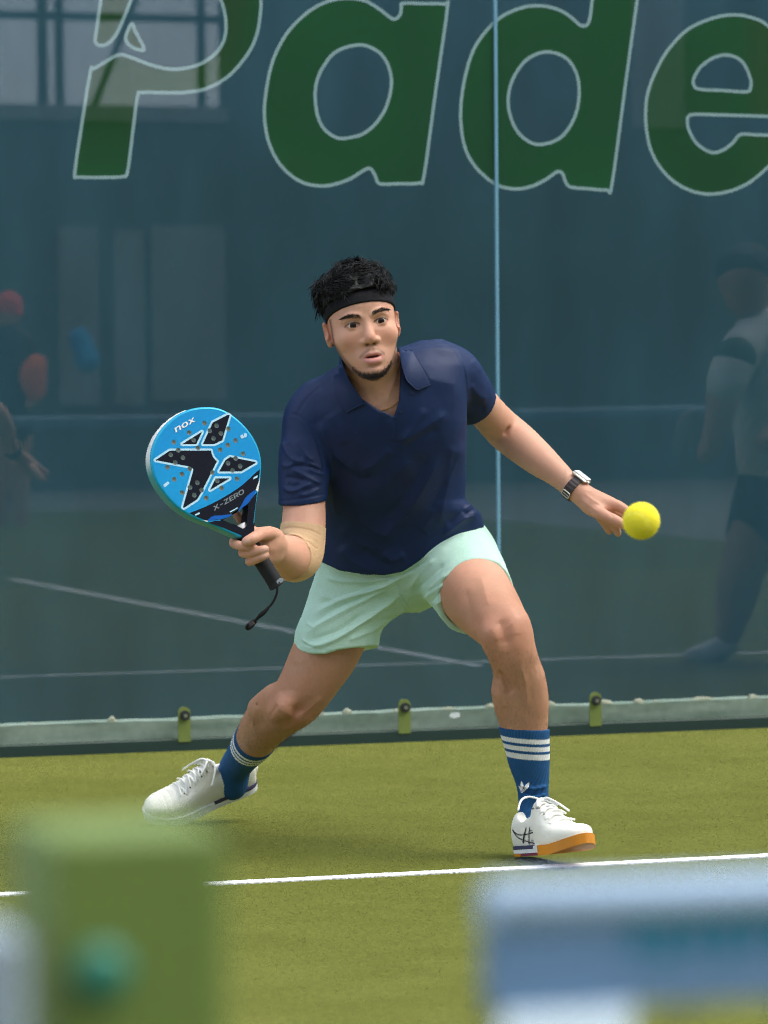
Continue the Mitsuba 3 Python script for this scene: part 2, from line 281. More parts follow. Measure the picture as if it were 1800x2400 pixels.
# ---------------------------------------------------------------- behind the camera: what the glass reflects
mat('hall_mat', twos(prin((0.10, 0.13, 0.13), 0.8, 0.3)))
mat('hall_pale_mat', twos(prin((0.26, 0.28, 0.28), 0.6, 0.3)))
mat('hall_dark_mat', twos(prin((0.03, 0.06, 0.06), 0.6, 0.3)))
HY = -26.0
hb = thing('building', 'dark hall behind the court seen only in the glass reflection', 'building')
def mir(x, y): return on_wall(x, y, -HY)
wz0, wz1, we0, we1 = mir(300, 248)[1], 7.2, mir(-1500, 200)[0], mir(530, 200)[0]
solid = sg.box(-22, 0, 44, 14.0).difference(sg.box(we0, wz0, we1, wz1))  # extra wall height added to hold back frontal sky light
def face(poly, y, d): m = extrude(poly, d); m.apply_transform(np.array([[1, 0, 0, 0], [0, 0, 1, y], [0, 1, 0, 0], [0, 0, 0, 1.0]])); return m
obj('wall', face(solid, HY-0.25, 0.25), 'hall_mat', hb)
for a, b in ((92, 112), (134, 150), (468, 482), (-420, -400), (-380, -362)):
    obj('mullion', box(mir(a, 0)[0], mir(b, 0)[0], HY-0.12, HY-0.02, wz0, wz1), 'hall_dark_mat', hb)
zb = mir(300, 48)[1]; obj('transom', box(we0, we1, HY-0.14, HY-0.05, zb, mir(300, 30)[1]), 'hall_dark_mat', hb)
zb = mir(300, 285)[1]; obj('sill', box(we0, we1, HY-0.02, HY+0.06, zb, wz0), 'hall_pale_mat', hb)
a, b = mir(232, 248), mir(345, -40); obj('brace', tube([(a[0], HY-0.2, a[1]), (b[0], HY-0.2, b[1])], 0.035, 8), 'hall_dark_mat', hb)
for x0, x1, y0, y1 in ((140, 228, 530, 950), (268, 335, 540, 950), (357, 525, 530, 940), (1480, 1600, -100, 300)):
    (ax, az), (bx_, bz) = mir(x0, y1), mir(x1, y0); obj('panel', box(ax, bx_, HY, HY+0.03, max(az, .05), bz), 'hall_pale_mat', hb)
# ---------------------------------------------------------------- figure modelling: signed distance fields to one continuous mesh
D0 = 9.6                                                        # reference distance; figure frame: u right, v up, w towards the viewer (metres)
FR = np.stack([RGT, UPV, -FWD], 1); FO = CAM+FWD*D0
def J(x, y, w):                                                 # photo measurement + depth -> figure frame
    d = D0-w; return np.array([(x-900)*d/FOC, (1200-y)*d/FOC, w])
def to_world(m):
    v = np.asarray(m.vertices if hasattr(m, 'vertices') else m); q = v@FR.T+FO
    if not hasattr(m, 'vertices'): return q
    return trimesh.Trimesh(q, m.faces, process=False)
def from_world(p): return (np.asarray(p)-FO)@FR
class Field:
    def __init__(s): s.p = []
    def add(s, f, lo, hi, k=0.0, op='+'):
        s.p.append((f, np.asarray(lo, float), np.asarray(hi, float), k, op)); return s
    def cone(s, a, b, ra, rb, k=0.0, op='+', ws=1.0):
        a, b = np.asarray(a, float).copy(), np.asarray(b, float).copy(); wc = (a[2]+b[2])/2
        lo, hi = np.minimum(a-ra*max(ws, 1), b-rb*max(ws, 1)), np.maximum(a+ra*max(ws, 1), b+rb*max(ws, 1))
        A, B = a.copy(), b.copy()
        if ws != 1.0: A[2] = wc+(a[2]-wc)/ws; B[2] = wc+(b[2]-wc)/ws
        ba = B-A; l2 = float(ba@ba); rr = ra-rb; a2 = l2-rr*rr; il2 = 1/max(l2, 1e-12)
        def f(P):
            Q = P-A.astype(np.float32)
            if ws != 1.0: Q = Q.copy(); Q[:, 2] = (P[:, 2]-wc)/ws+wc-A[2]
            if a2 <= 0:
                return np.minimum(np.linalg.norm(Q, axis=1)-ra, np.linalg.norm(Q-ba, axis=1)-rb)
            y = Q@ba.astype(np.float32); z = y-l2
            x2 = ((Q*l2-ba*y[:, None])**2).sum(1); y2 = y*y*l2; z2 = z*z*l2
            kk = np.sign(rr)*rr*rr*x2
            d = (np.sqrt(x2*a2*il2)+y*rr)*il2-ra
            d = np.where(np.sign(z)*a2*z2 > kk, np.sqrt(x2+z2)*il2-rb, d)
            return np.where(np.sign(y)*a2*y2 < kk, np.sqrt(x2+y2)*il2-ra, d)
        return s.add(f, lo, hi, k, op)
    def chain(s, pts, k=0.006, op='+', ws=1.0, sub=3, k0=None):  # pts: (x, y, w, r in photo pixels)
        p = np.array([[*J(x, y, w), r*(D0-w)/FOC] for x, y, w, r in pts])
        return s.mchain(p, k, op, ws, sub, k0)
    def mchain(s, p, k=0.006, op='+', ws=1.0, sub=3, k0=None):
        p = np.asarray(p, float)
        q = catmull(p, sub) if sub > 1 and len(p) > 2 else p
        for i in range(len(q)-1): s.cone(q[i, :3], q[i+1, :3], q[i, 3], q[i+1, 3], k if i or k0 is None else k0, op, ws)
        return s
    def ball(s, c, r, k=0.0, op='+', R=None):
        c = np.asarray(c, float); r = np.broadcast_to(np.asarray(r, float), 3); m = r.max()
        def f(P):
            Q = P-c.astype(np.float32)
            if R is not None: Q = Q@R.astype(np.float32)
            k1 = np.linalg.norm(Q/r, axis=1); k2 = np.linalg.norm(Q/(r*r), axis=1)
            return k1*(k1-1)/np.maximum(k2, 1e-9)
        return s.add(f, c-m, c+m, k, op)
    def loft(s, rows, k=0.0, op='+', X=None, n=2.0):             # rows: v, u0, u1, wc, hd in the frame X (R, origin, scale) or in the figure frame
        from scipy.interpolate import PchipInterpolator as PC
        r = np.array(sorted(rows), float); v = r[:, 0]
        fc, fa, fw, fh = PC(v, (r[:, 1]+r[:, 2])/2), PC(v, (r[:, 2]-r[:, 1])/2), PC(v, r[:, 3]), PC(v, r[:, 4])
        v0, v1 = v[0], v[-1]; t = np.linspace(v0, v1, 400); tab = [f(t).astype(np.float32) for f in (fc, fa, fw, fh)]
        sc = 1.0 if X is None else X[2]
        def f(P):
            if X is not None: P = ((P-X[1].astype(np.float32))@X[0].astype(np.float32))/sc
            q = np.clip(P[:, 1], v0, v1); c, a, w, h = (np.interp(q, t, b) for b in tab)
            a = np.maximum(a, 1e-4); h = np.maximum(h, 1e-4)
            dx, dz = np.abs(P[:, 0]-c), np.abs(P[:, 2]-w)
            if n != 2.0:
                k1 = ((dx/a)**n+(dz/h)**n)**(1/n); k2 = np.sqrt((dx/(a*a))**2+(dz/(h*h))**2)
            else: k1 = np.sqrt((dx/a)**2+(dz/h)**2); k2 = np.sqrt((dx/(a*a))**2+(dz/(h*h))**2)
            d = np.where(k1 < 1e-3, -np.minimum(a, h), k1*(k1-1)/np.maximum(k2, 1e-9))
            return np.maximum(d, np.maximum(P[:, 1]-v1, v0-P[:, 1]))*sc
        lo = np.array([(r[:, 1]).min(), v0, (r[:, 3]-r[:, 4]).min()]); hi = np.array([r[:, 2].max(), v1, (r[:, 3]+r[:, 4]).max()])
        if X is not None:
            cs = np.array([[(lo, hi)[i >> j & 1][j] for j in range(3)] for i in range(8)])*sc@X[0].T+X[1]; lo, hi = cs.min(0), cs.max(0)
        return s.add(f, lo, hi, k, op)
    def __call__(s, P, sel=None):
        d = np.full(len(P), 1e3, np.float32)
        for f, lo, hi, k, op in (s.p if sel is None else sel):
            e = f(P).astype(np.float32)
            if op == '+':
                if k > 0:
                    h = np.maximum(k-np.abs(d-e), 0)/k; d = np.minimum(d, e)-h*h*k*0.25
                else: d = np.minimum(d, e)
            elif op == '-':
                if k > 0:
                    h = np.maximum(k-np.abs(d+e), 0)/k; d = np.maximum(d, -e)+h*h*k*0.25
                else: d = np.maximum(d, -e)
            else: d = np.maximum(d, e)
        return d
    def mesh(s, h, B=12, smooth=1, keep=True):
        plus = [p for p in s.p if p[4] == '+']
        lo = np.min([p[1] for p in plus], 0)-4*h; hi = np.max([p[2] for p in plus], 0)+4*h
        nb = np.ceil((hi-lo)/(h*B)).astype(int); S = h*B
        lin = np.stack(np.meshgrid(*[np.arange(B+1)]*3, indexing='ij'), -1).reshape(-1, 3)
        act = []
        pl = [(p[1], p[2], p[3]) for p in s.p]
        PL = np.array([a[0] for a in pl]); PH = np.array([a[1] for a in pl]); PK = np.array([a[2] for a in pl]); isp = np.array([p[4] == '+' for p in s.p]); isx = np.array([p[4] == '*' for p in s.p])
        grids = np.stack(np.meshgrid(*[np.arange(n) for n in nb], indexing='ij'), -1).reshape(-1, 3)
        N1 = (nb*B+2).astype(np.int64); cid = lambda ijk: (ijk[..., 0]*N1[1]+ijk[..., 1])*N1[2]+ijk[..., 2]
        IDs, VTX, quads = [], [], []
        for g in grids:
            b0 = lo+g*S; b1 = b0+S; pad = 2*h
            hit = np.all((PL-PK[:, None]-pad < b1) & (PH+PK[:, None]+pad > b0), 1)
            if not (hit & isp).any(): continue
            sel = [s.p[i] for i in np.nonzero(hit | isx)[0]]
            c = (b0+b1)/2; dc = s(c[None].astype(np.float32), sel)[0]
            if abs(dc) > S*1.7: continue
            G = (b0+lin*h).astype(np.float32); d = s(G, sel).reshape(B+1, B+1, B+1)
            if d.min() > 0 or d.max() < 0: continue
            ins = d < 0; base = g*B
            m = np.zeros((B, B, B), int); acc = np.zeros((B, B, B, 3)); cnt = np.zeros((B, B, B))
            for ax in range(3):
                o = [(0, 0), (0, 1), (1, 0), (1, 1)]
                for p_, q_ in o:
                    sl0 = [None]*3; sl1 = [None]*3; other = [i for i in range(3) if i != ax]; of = np.zeros(3)
                    sl0[ax] = slice(0, B); sl1[ax] = slice(1, B+1)
                    for i, e in zip(other, (p_, q_)): sl0[i] = sl1[i] = slice(e, e+B); of[i] = e
                    a, b = d[tuple(sl0)], d[tuple(sl1)]; cr = (a < 0) != (b < 0)
                    t = np.where(cr, a/np.where(cr, a-b, 1), 0)
                    acc += np.where(cr[..., None], of, 0)
                    acc[..., ax] += t; cnt += cr
            ce = np.argwhere(cnt > 0)
            if len(ce):
                IDs.append(cid(ce+base)); VTX.append(lo+(base+ce+acc[tuple(ce.T)]/cnt[tuple(ce.T)][:, None])*h)
            for ax in range(3):
                i1, i2 = (ax+1) % 3, (ax+2) % 3
                sl0 = [slice(0, B)]*3; sl1 = [slice(0, B)]*3; sl1[ax] = slice(1, B+1)
                a, b = ins[tuple(sl0)], ins[tuple(sl1)]
                e = np.argwhere(a != b)
                if not len(e): continue
                flip = a[tuple(e.T)]; e = e+base; o1 = np.zeros(3, int); o1[i1] = 1; o2 = np.zeros(3, int); o2[i2] = 1
                Q = np.stack([cid(e-o1-o2), cid(e-o2), cid(e), cid(e-o1)], 1)
                Q[~flip] = Q[~flip][:, ::-1]; quads.append(Q)
        ids = np.concatenate(IDs); V = np.concatenate(VTX); o = np.argsort(ids); ids, V = ids[o], V[o]
        Q = np.concatenate(quads); ix = np.searchsorted(ids, Q); ix = np.minimum(ix, len(ids)-1); ok = (ids[ix] == Q).all(1); Q = ix[ok]
        Fc = np.vstack([Q[:, [0, 1, 2]], Q[:, [0, 2, 3]]])
        mm = trimesh.Trimesh(V, Fc, process=False)
        t = V[Fc]; vol = np.einsum('ij,ij->i', t[:, 0], np.cross(t[:, 1], t[:, 2])).sum()
        if vol < 0: mm = trimesh.Trimesh(V, Fc[:, ::-1], process=False)
        if smooth: mm = relax(mm, smooth)
        return mm
def vnorm(m):
    v, f = np.asarray(m.vertices), np.asarray(m.faces); n = np.zeros_like(v); c = np.cross(v[f[:, 1]]-v[f[:, 0]], v[f[:, 2]]-v[f[:, 0]])
    for k in range(3): np.add.at(n, f[:, k], c)
    return n/np.maximum(np.linalg.norm(n, axis=1, keepdims=True), 1e-12)
def relax(m, it, lam=0.5):
    import scipy.sparse as sp
    f = np.asarray(m.faces); v = np.array(m.vertices); n = len(v)
    e = np.vstack([f[:, [0, 1]], f[:, [1, 2]], f[:, [2, 0]]]); A = sp.coo_matrix((np.ones(len(e)*2), (np.r_[e[:, 0], e[:, 1]], np.r_[e[:, 1], e[:, 0]])), (n, n)).tocsr(); A.data[:] = 1
    dg = np.maximum(np.asarray(A.sum(1)).ravel(), 1)
    for _ in range(it):
        v = v+lam*((A@v)/dg[:, None]-v); v = v-lam*0.93*((A@v)/dg[:, None]-v)
    return trimesh.Trimesh(v, f, process=False)
def seg_dist(P, pts):                                           # distance in the u-v plane to a polyline and how far along it (0..1)
    best = np.full(len(P), 9.0); tt = np.zeros(len(P)); L = np.r_[0, np.cumsum(np.linalg.norm(np.diff(pts, axis=0), axis=1))]
    for i in range(len(pts)-1):
        a, b = pts[i], pts[i+1]; ab = b-a; t = np.clip(((P-a)@ab)/max(ab@ab, 1e-12), 0, 1)
        d = np.linalg.norm(P-a-t[:, None]*ab, axis=1); c = d < best
        best[c] = d[c]; tt[c] = (L[i]+t[c]*(L[i+1]-L[i]))/L[-1]
    return best, tt
def folds(m, strokes, w=0.1, zoom=None, side=1):                # cloth folds: (points, height mm, half-width mm[, ends]) laid on the side facing +w
    v = np.array(m.vertices); n = vnorm(m); disp = np.zeros(len(v)); front = np.clip(n[:, 2]*side*3+0.2, 0, 1)
    X, Y, SC = zoom or (0, 0, 1.0)
    for st in strokes:
        pts, h, s = st[:3]; p = np.array([J(X+a*SC, Y+b*SC, w)[:2] for a, b in pts]); p = catmull(p, 5) if len(p) > 2 else p
        s_, h_ = s*0.001, h*0.001; lo, hi = p.min(0)-3*s_, p.max(0)+3*s_
        i = np.nonzero(np.all((v[:, :2] > lo) & (v[:, :2] < hi), 1) & (front > 0))[0]
        if not len(i): continue
        d, t = seg_dist(v[i, :2], p)
        e = st[3] if len(st) > 3 else 0.18
        tp = np.clip(np.minimum(t, 1-t)/e, 0, 1) if e > 0 else 1.0
        tp = tp*tp*(3-2*tp) if e > 0 else 1.0
        disp[i] += h_*(0.45*np.exp(-(d/s_)**2)+0.55*np.exp(-np.abs(d)/(0.62*s_)))*tp*front[i]
    v = v+n*disp[:, None]
    return trimesh.Trimesh(v, m.faces, process=False)
def front_w(field, uv, w1=0.8, w0=-0.8):                        # depth of the surface seen from +w at the points uv
    uv = np.asarray(uv, float); w = np.full(len(uv), w1)
    for _ in range(70):
        d = field(np.column_stack([uv, w]).astype(np.float32)); w = np.maximum(w-np.clip(d*0.8, -0.01, 0.1), w0)
    return w
# ---------------------------------------------------------------- the player: skin
def skin_h(p, n, uv): return 0.00022*fbm(p.x*420, p.y*420, p.z*420, 2)
mat('skin_mat', twos({'type': 'bumpmap', 'arbitrary': proc(skin_h, 7e-4), 'scale': 1.0, 'bsdf': prin(VC, 0.5, 0.36)}))
def rot(roll, yaw, pitch=0.0):                                  # columns: right, up, forward
    cr, sr = math.cos(roll), math.sin(roll); ex = np.array([cr, sr, 0.0]); ey = np.array([-sr, cr, 0.0]); ez = np.array([0, 0, 1.0])
    c, s_ = math.cos(yaw), math.sin(yaw); ex, ez = c*ex-s_*ez, s_*ex+c*ez
    c, s_ = math.cos(pitch), math.sin(pitch); ey, ez = c*ey+s_*ez, -s_*ey+c*ez
    return np.stack([ex, ey, ez], 1)
HW0 = 0.22; HS = (D0-HW0)/FOC*0.985
HR, HO = rot(0.168, 0.14), J(849.4, 760.8, HW0)
def H(a, b, c): return HO+HR@(np.array([a, b, c], float)*HS)
HX = (HR, HO, HS)
EYE = [(-34.0, -2.0, 66.0), (34.5, -2.0, 66.0)]
def head(F):
    F.loft([(-135, -9, 7, 50, 10), (-131, -22, 19, 47, 24), (-121, -35, 34, 40, 38), (-103, -49, 49, 31, 49), (-82, -61, 61, 24, 56), (-60, -69.5, 69.5, 18, 62), (-40, -75, 75, 12, 70), (-20, -78, 78, 4, 80),
            (0, -79.5, 79.5, -4, 88), (20, -80.5, 80.5, -6, 93), (40, -80, 80, -8, 96), (60, -76, 76, -9, 93), (80, -67, 67, -9, 82), (100, -49, 49, -9, 60), (113, -30, 30, -9, 38), (120, -10, 10, -9, 14)], X=HX, n=2.15, k=0.006)
    hb = lambda c, r, k=0.0, op='+', R=None: F.ball(H(*c), np.asarray(r, float)*HS, k*HS, op, HR if R is None else HR@R)
    hc = lambda pts, k=4, op='+', sub=3: F.mchain([[*H(*p[:3]), p[3]*HS] for p in pts], k*HS, op, 1.0, sub)
    for s in (-1, 1):
        zr = -18 if s > 0 else 0; xr = -2.5 if s > 0 else 0
        hc([(s*48, 12, 62, 9), (s*32, 19, 73, 9.5), (s*14, 15, 78, 8.5)], 9)
        hb((s*47, -32, 50), (24, 22, 22), 20)
        hb((s*34, -2, 90), (20, 14.5, 13), 12, '-')
        hb((s*88+xr, -8, -2+zr), (6.5, 29, 16), 6, '+', rot(-0.10*s, s*0.45))
        hb((s*84+xr, -34, zr), (6, 9, 7), 6)
        hb((s*93+xr, -4, 6+zr), (5, 17, 8), 4, '-', rot(-0.10*s, s*0.45))
    for e in EYE:                                               # lids: a shell round the eyeball, cut by an almond
        hb(e, 15.6, 3.0)
    hc([(0, 12, 78, 7.5), (0, -6, 80.5, 8.2), (0, -25, 87, 9.2), (0, -40, 90.5, 11.5)], 6)
    for s in (-1, 1):
        hb((s*15, -44.5, 81), (9.2, 8, 9), 5)
        hb((s*8.3, -54.0, 88), (5.4, 4.6, 6.0), 2.0, '-')
    hc([(-5, -61, 80, 3), (-6, -69, 81, 3)], 4); hc([(5, -61, 80, 3), (6, -69, 81, 3)], 4)
    hb((0, -83, 66), (31, 24, 16), 14)
    hc([(-26, -83, 70, 3.0), (-12, -75.0, 80.5, 5.0), (0, -76, 82.5, 4.6), (12, -75.0, 80.5, 5.0), (26, -83, 70, 3.0)], 3)
    hc([(-24, -84.5, 71, 3.2), (-12, -92.5, 79.5, 7.0), (0, -94.5, 81.5, 7.6), (12, -92.5, 79.5, 7.0), (24, -84.5, 71, 3.2)], 3)
    hc([(-18, -82.8, 81, 1.6), (0, -82.4, 87, 3.0), (18, -82.8, 81, 1.6)], 1.5, '-')
    hb((0, -82.4, 82), (15, 2.9, 9), 1.5, '-')
    hb((0, -106, 80), (14, 4, 5), 8, '-')
    hb((-2, -118, 60), (23, 16, 19), 14)
def almond(F):
    for e in EYE:
        s = 1 if e[0] > 0 else -1
        R = HR@rot(s*0.05, 0)
        def f(P, e=e, R=R, s=s):
            q = ((P-H(*e).astype(np.float32))@R.astype(np.float32))/HS
            x = np.abs(q[:, 0])/17.5; up = 5.6*(1-x**2.2); dn = 5.0*(1-x**2.0)
            d = np.maximum(np.maximum(q[:, 1]-up, -q[:, 1]-dn)*0.8, np.maximum(9-q[:, 2], q[:, 2]-22))
            return d*HS
        c = H(e[0], e[1], e[2]+14); F.add(f, c-0.022, c+0.022, 0.8*HS, '-')
LEG_F = [(1062, 1318, -.09, 86), (1092, 1362, .03, 84), (1128, 1408, .15, 79), (1160, 1447, .235, 67), (1182, 1478, .285, 57), (1197, 1520, .285, 53), (1211, 1566, .255, 52), (1217.5, 1603, .235, 56), (1221, 1634, .222, 57.5),
         (1224.5, 1668, .21, 55), (1228, 1705, .20, 50), (1236, 1765, .18, 40), (1246, 1824, .165, 32), (1250, 1868, .16, 27), (1252, 1900, .16, 27)]
LEG_B = [(830, 1335, -.13, 72), (806, 1430, -.10, 74), (770, 1515, -.085, 74.5), (739, 1572, -.08, 67), (712, 1618, -.085, 60), (688, 1648, -.105, 57), (655, 1668, -.18, 57), (626, 1694, -.26, 53.5), (602, 1728, -.36, 46),
         (575, 1765, -.46, 35), (552, 1795, -.54, 29), (543, 1812, -.56, 28)]
ARM_R = [(738, 965, .085, 56), (716, 1030, .10, 52), (712, 1110, .12, 48.5), (713, 1190, .15, 46.5), (711, 1235, .17, 48), (703, 1290, .20, 51), (690, 1308, .24, 51), (668, 1302, .31, 45), (650, 1291, .38, 35), (638, 1281, .43, 29.5), (626, 1275, .475, 29)]
ARM_L = [(1046, 872, .07, 50), (1086, 902, .02, 45), (1132, 955, -.06, 41.5), (1177, 1004, -.14, 42.5), (1218, 1038, -.125, 42), (1262, 1075, -.09, 37), (1302, 1107, -.055, 28.5), (1338, 1139, -.03, 23), (1356, 1152, -.025, 23)]
body = Field()
head(body)
body.chain([(862, 792, .18, 57), (868, 850, .15, 63), (882, 905, .115, 66), (890, 950, .09, 78)], k=.012)
tr = lambda y, x0, x1, wc, hd: (J(0, y, wc)[1], J(x0, y, wc)[0], J(x1, y, wc)[0], wc, hd)
body.loft([tr(880, 800, 1060, .10, .055), tr(920, 745, 1078, .092, .085), tr(970, 715, 1080, .075, .105), tr(1030, 725, 1075, .05, .108), tr(1110, 752, 1072, .01, .10), tr(1200, 772, 1080, -.035, .098), tr(1270, 768, 1110, -.07, .10), tr(1340, 770, 1130, -.10, .10), tr(1400, 800, 1090, -.11, .08)], k=.03)
body.chain([(1040, 872, .085, 50), (960, 880, .10, 52), (860, 915, .10, 55), (770, 950, .09, 52)], k=.02)
body.chain(LEG_F, k=.012); body.chain(LEG_B, k=.012)
body.chain(ARM_R, k=.010); body.chain(ARM_L, k=.010)
# muscles and joints
body.chain([(1152, 1488, .322, 23), (1160, 1515, .318, 19)], k=.03).chain([(1204, 1460, .300, 26), (1212, 1480, .295, 22)], k=.03).chain([(1178, 1462, .356, 4), (1187, 1512, .358, 4)], k=.022, op='-')
body.chain([(1198, 1545, .305, 24), (1203, 1580, .295, 18)], k=.02).chain([(1180, 1570, .298, 3), (1196, 1625, .294, 3)], k=.02, op='-').chain([(1180, 1622, .25, 26), (1184, 1658, .235, 20)], k=.02)
body.chain([(1240, 1590, .26, 28), (1252, 1650, .235, 22)], k=.025).chain([(1120, 1420, .2, 40), (1148, 1455, .25, 34)], k=.03)
body.chain([(668, 1656, -.04, 26), (648, 1672, -.075, 20)], k=.02).chain([(702, 1676, -.065, 20), (690, 1688, -.085, 16)], k=.02).chain([(718, 1652, -.014, 4), (690, 1672, -.03, 4)], k=.02, op='-')
body.chain([(640, 1634, -.12, 26), (605, 1660, -.17, 24)], k=.025)
# right hand on the grip
body.chain([(640, 1282, .44, 29), (624, 1278, .487, 27), (606, 1284, .502, 24)], k=.01).chain([(648, 1276, .45, 26), (628, 1262, .49, 23), (606, 1258, .505, 18)], k=.01).chain([(640, 1300, .455, 24), (616, 1306, .495, 19)], k=.01)
FING_R = dict(index=[(606, 1256, .50, 15), (590, 1244, .508, 12.5), (574, 1228, .515, 11.2), (561, 1213, .522, 10.6), (553, 1203, .525, 9.0)],
              middle=[(596, 1270, .498, 14), (566, 1268, .508, 12.5), (549, 1271, .530, 11.8), (556, 1277, .572, 10.6), (578, 1282, .588, 10.2), (596, 1284, .590, 8.8)],
              ring=[(602, 1290, .498, 13.5), (578, 1292, .510, 12.2), (570, 1295, .545, 11.6), (588, 1296, .583, 10.8), (608, 1291, .592, 10.6), (622, 1287, .590, 9.0)],
              pinky=[(612, 1312, .498, 12.5), (592, 1314, .512, 11.0), (585, 1316, .548, 10.4), (600, 1311, .582, 9.8), (614, 1305, .590, 9.4), (624, 1301, .588, 8.0)],
              thumb=[(646, 1258, .47, 19), (630, 1250, .515, 16.5), (611, 1252, .565, 14), (594, 1261, .598, 12.8), (581, 1268, .606, 11.4), (575, 1271, .606, 9.2)])
for k_, c in FING_R.items(): body.chain(c, k=.0025, k0=.006, sub=3)
# left hand reaching out behind the ball
body.chain([(1356, 1153, -.025, 23), (1376, 1168, -.02, 25.5), (1396, 1182, -.015, 27.5), (1416, 1190, -.012, 25)], k=.008).chain([(1384, 1184, .0, 20), (1404, 1200, .012, 16)], k=.012).chain([(1395, 1168, -.01, 14), (1432, 1180, -.005, 14)], k=.012)
FING_L = dict(index=[(1428, 1182, -.004, 14.5), (1446, 1185, .0, 12.8), (1462, 1194, .002, 11.5), (1480, 1209, .0, 10.4), (1492, 1222, -.004, 8.5)],
              thumb=[(1400, 1200, .018, 15.5), (1418, 1209, .028, 13.6), (1440, 1219, .033, 12.6), (1458, 1228, .035, 11), (1470, 1233, .036, 9)],
              middle=[(1424, 1194, -.03, 13.5), (1444, 1202, -.034, 12), (1462, 1214, -.04, 11), (1474, 1228, -.05, 9.5)],
              ring=[(1416, 1204, -.045, 12.5), (1430, 1220, -.052, 11.4), (1442, 1236, -.062, 10.2), (1448, 1250, -.07, 8.2)],
              pinky=[(1404, 1208, -.05, 11.5), (1416, 1224, -.062, 10), (1424, 1238, -.072, 8.6), (1428, 1246, -.076, 7.2)])
for k_, c in FING_L.items(): body.chain(c, k=.0025, k0=.006, sub=3)
body.chain([(1188, 1003, -.094, 2), (1184, 1013, -.094, 2)], k=.014, op='-')
almond(body)
SKIN = body.mesh(0.0024)
SKIN = folds(SKIN, [([(860, 780), (900, 850), (930, 960), (960, 1100)], -2.6, 13), ([(750, 860), (810, 950), (850, 1050)], 1.8, 18), ([(1000, 800), (1060, 880), (1080, 980)], 1.6, 18), ([(840, 1420), (930, 1500), (1000, 1620), (1040, 1700)], -4.2, 10), ([(1120, 1300), (1175, 1500), (1215, 1700), (1225, 1900)], 3, 9),
    ([(480, 400), (520, 700), (620, 900)], -3, 15), ([(660, 240), (720, 480), (760, 640)], 3, 16), ([(1060, 600), (1100, 680), (1120, 740)], -3, 7), ([(700, 1120), (780, 1180), (860, 1200)], -2.5, 10), ([(880, 1500), (910, 1700), (960, 1900)], 3, 12)], .28, (1000, 1300, .19289))
SKIN = folds(SKIN, [([(560, 600), (585, 680), (545, 770)], -2.6, 9), ([(500, 800), (590, 850), (680, 910)], 2.6, 14), ([(630, 770), (740, 835), (840, 860)], -3, 13), ([(390, 960), (460, 850), (520, 770)], -3, 7), ([(690, 960), (780, 880), (900, 780), (1000, 680)], 3.5, 8), ([(720, 300), (680, 520), (660, 680)], -3, 14), ([(300, 800), (250, 950), (220, 1100)], 2.5, 12)], -.09, (540, 1480, .217))
SKIN = folds(SKIN, [([(800, 905), (838, 938), (880, 962)], 2.5, 8), ([(934, 850), (918, 905), (903, 952)], 3.5, 7), ([(866, 905), (874, 930), (880, 950)], -2, 8)], .15)
SKIN = folds(SKIN, [([(420, 470), (560, 590), (700, 670)], 1.3, 3), ([(380, 560), (520, 680), (660, 780)], 1.1, 3), ([(720, 700), (800, 760), (850, 850)], -2, 3), ([(905, 890), (930, 930), (950, 920)], -.8, 1.6, .1), ([(200, 20), (180, 160), (120, 300)], 1.2, 4)], -.02, (1300, 1080, .15672))
# skin tone: lips, nails, brows' ground, stubble, sun-browned limbs belong to the skin itself
V = np.asarray(SKIN.vertices); hv = ((V-HO)@HR)/HS
base = np.array([0.61, 0.325, 0.225]); tan = np.array([0.47, 0.240, 0.152])
lo_ = np.clip(((V[:, 1]-J(0, 1330, 0)[1])/-0.06), 0, 1)[:, None]
C = base*(1-lo_)+tan*lo_
nz = meshkit.fbm(V*9, 3)[:, None]; C = C*(0.88+0.24*nz); nz3 = meshkit.fbm(V*38+5, 3)[:, None]; C = C*(0.93+0.14*nz3)*np.array([1, 1.0, 1.0]); C[:, 1:] *= 1-0.12*(nz3-.45)
nz2 = meshkit.fbm(V*160, 2)[:, None]; C = C*(0.97+0.06*nz2)
vz = meshkit.noise(np.column_stack([V[:, 0]*420, V[:, 1]*120, V[:, 2]*420]))[:, None]; C = C*(1-lo_*0.14*(vz-.35))
for (x_, y_, w_, r_, a_) in ((1180, 1482, .33, 70, .5), (690, 1660, -.06, 60, .6), (690, 1312, .25, 50, .4), (600, 1285, .56, 55, .45), (1430, 1205, 0, 60, .4), (1188, 1008, -.1, 40, .25)):
    g_ = np.exp(-(((V-J(x_, y_, w_))/(r_*.001))**2).sum(1))*a_; C = C*(1-g_[:, None])+np.array([.50, .205, .135])*g_[:, None]
ishead = (np.abs(hv[:, 0]) < 110) & (hv[:, 1] > -140) & (hv[:, 1] < 130) & (hv[:, 2] > -110)
def blob(c, r): return np.exp(-((((hv-np.array(c))/np.array(r))**2).sum(1)))*ishead
def lerp(C, col, t): t = np.clip(t, 0, 1)[:, None]; return C*(1-t)+np.asarray(col)*t
red = np.array([0.52, 0.20, 0.135])
C = lerp(C, red, 0.5*blob((-44, -40, 66), (22, 20, 30))+0.5*blob((44, -40, 66), (22, 20, 30))+0.45*blob((0, -40, 98), (16, 10, 16))+0.6*blob((-92, -8, 0), (14, 40, 26))+0.6*blob((92, -8, 0), (14, 40, 26)))
lipu = (np.abs(hv[:, 1]+73.5-0.012*hv[:, 0]**2*-1) < 99) & ishead
ax = np.abs(hv[:, 0])/26.5
yt = -71-1.6*np.exp(-(hv[:, 0]/3.5)**2)-11*ax**1.8; yb = -102.5+18*ax**2.2
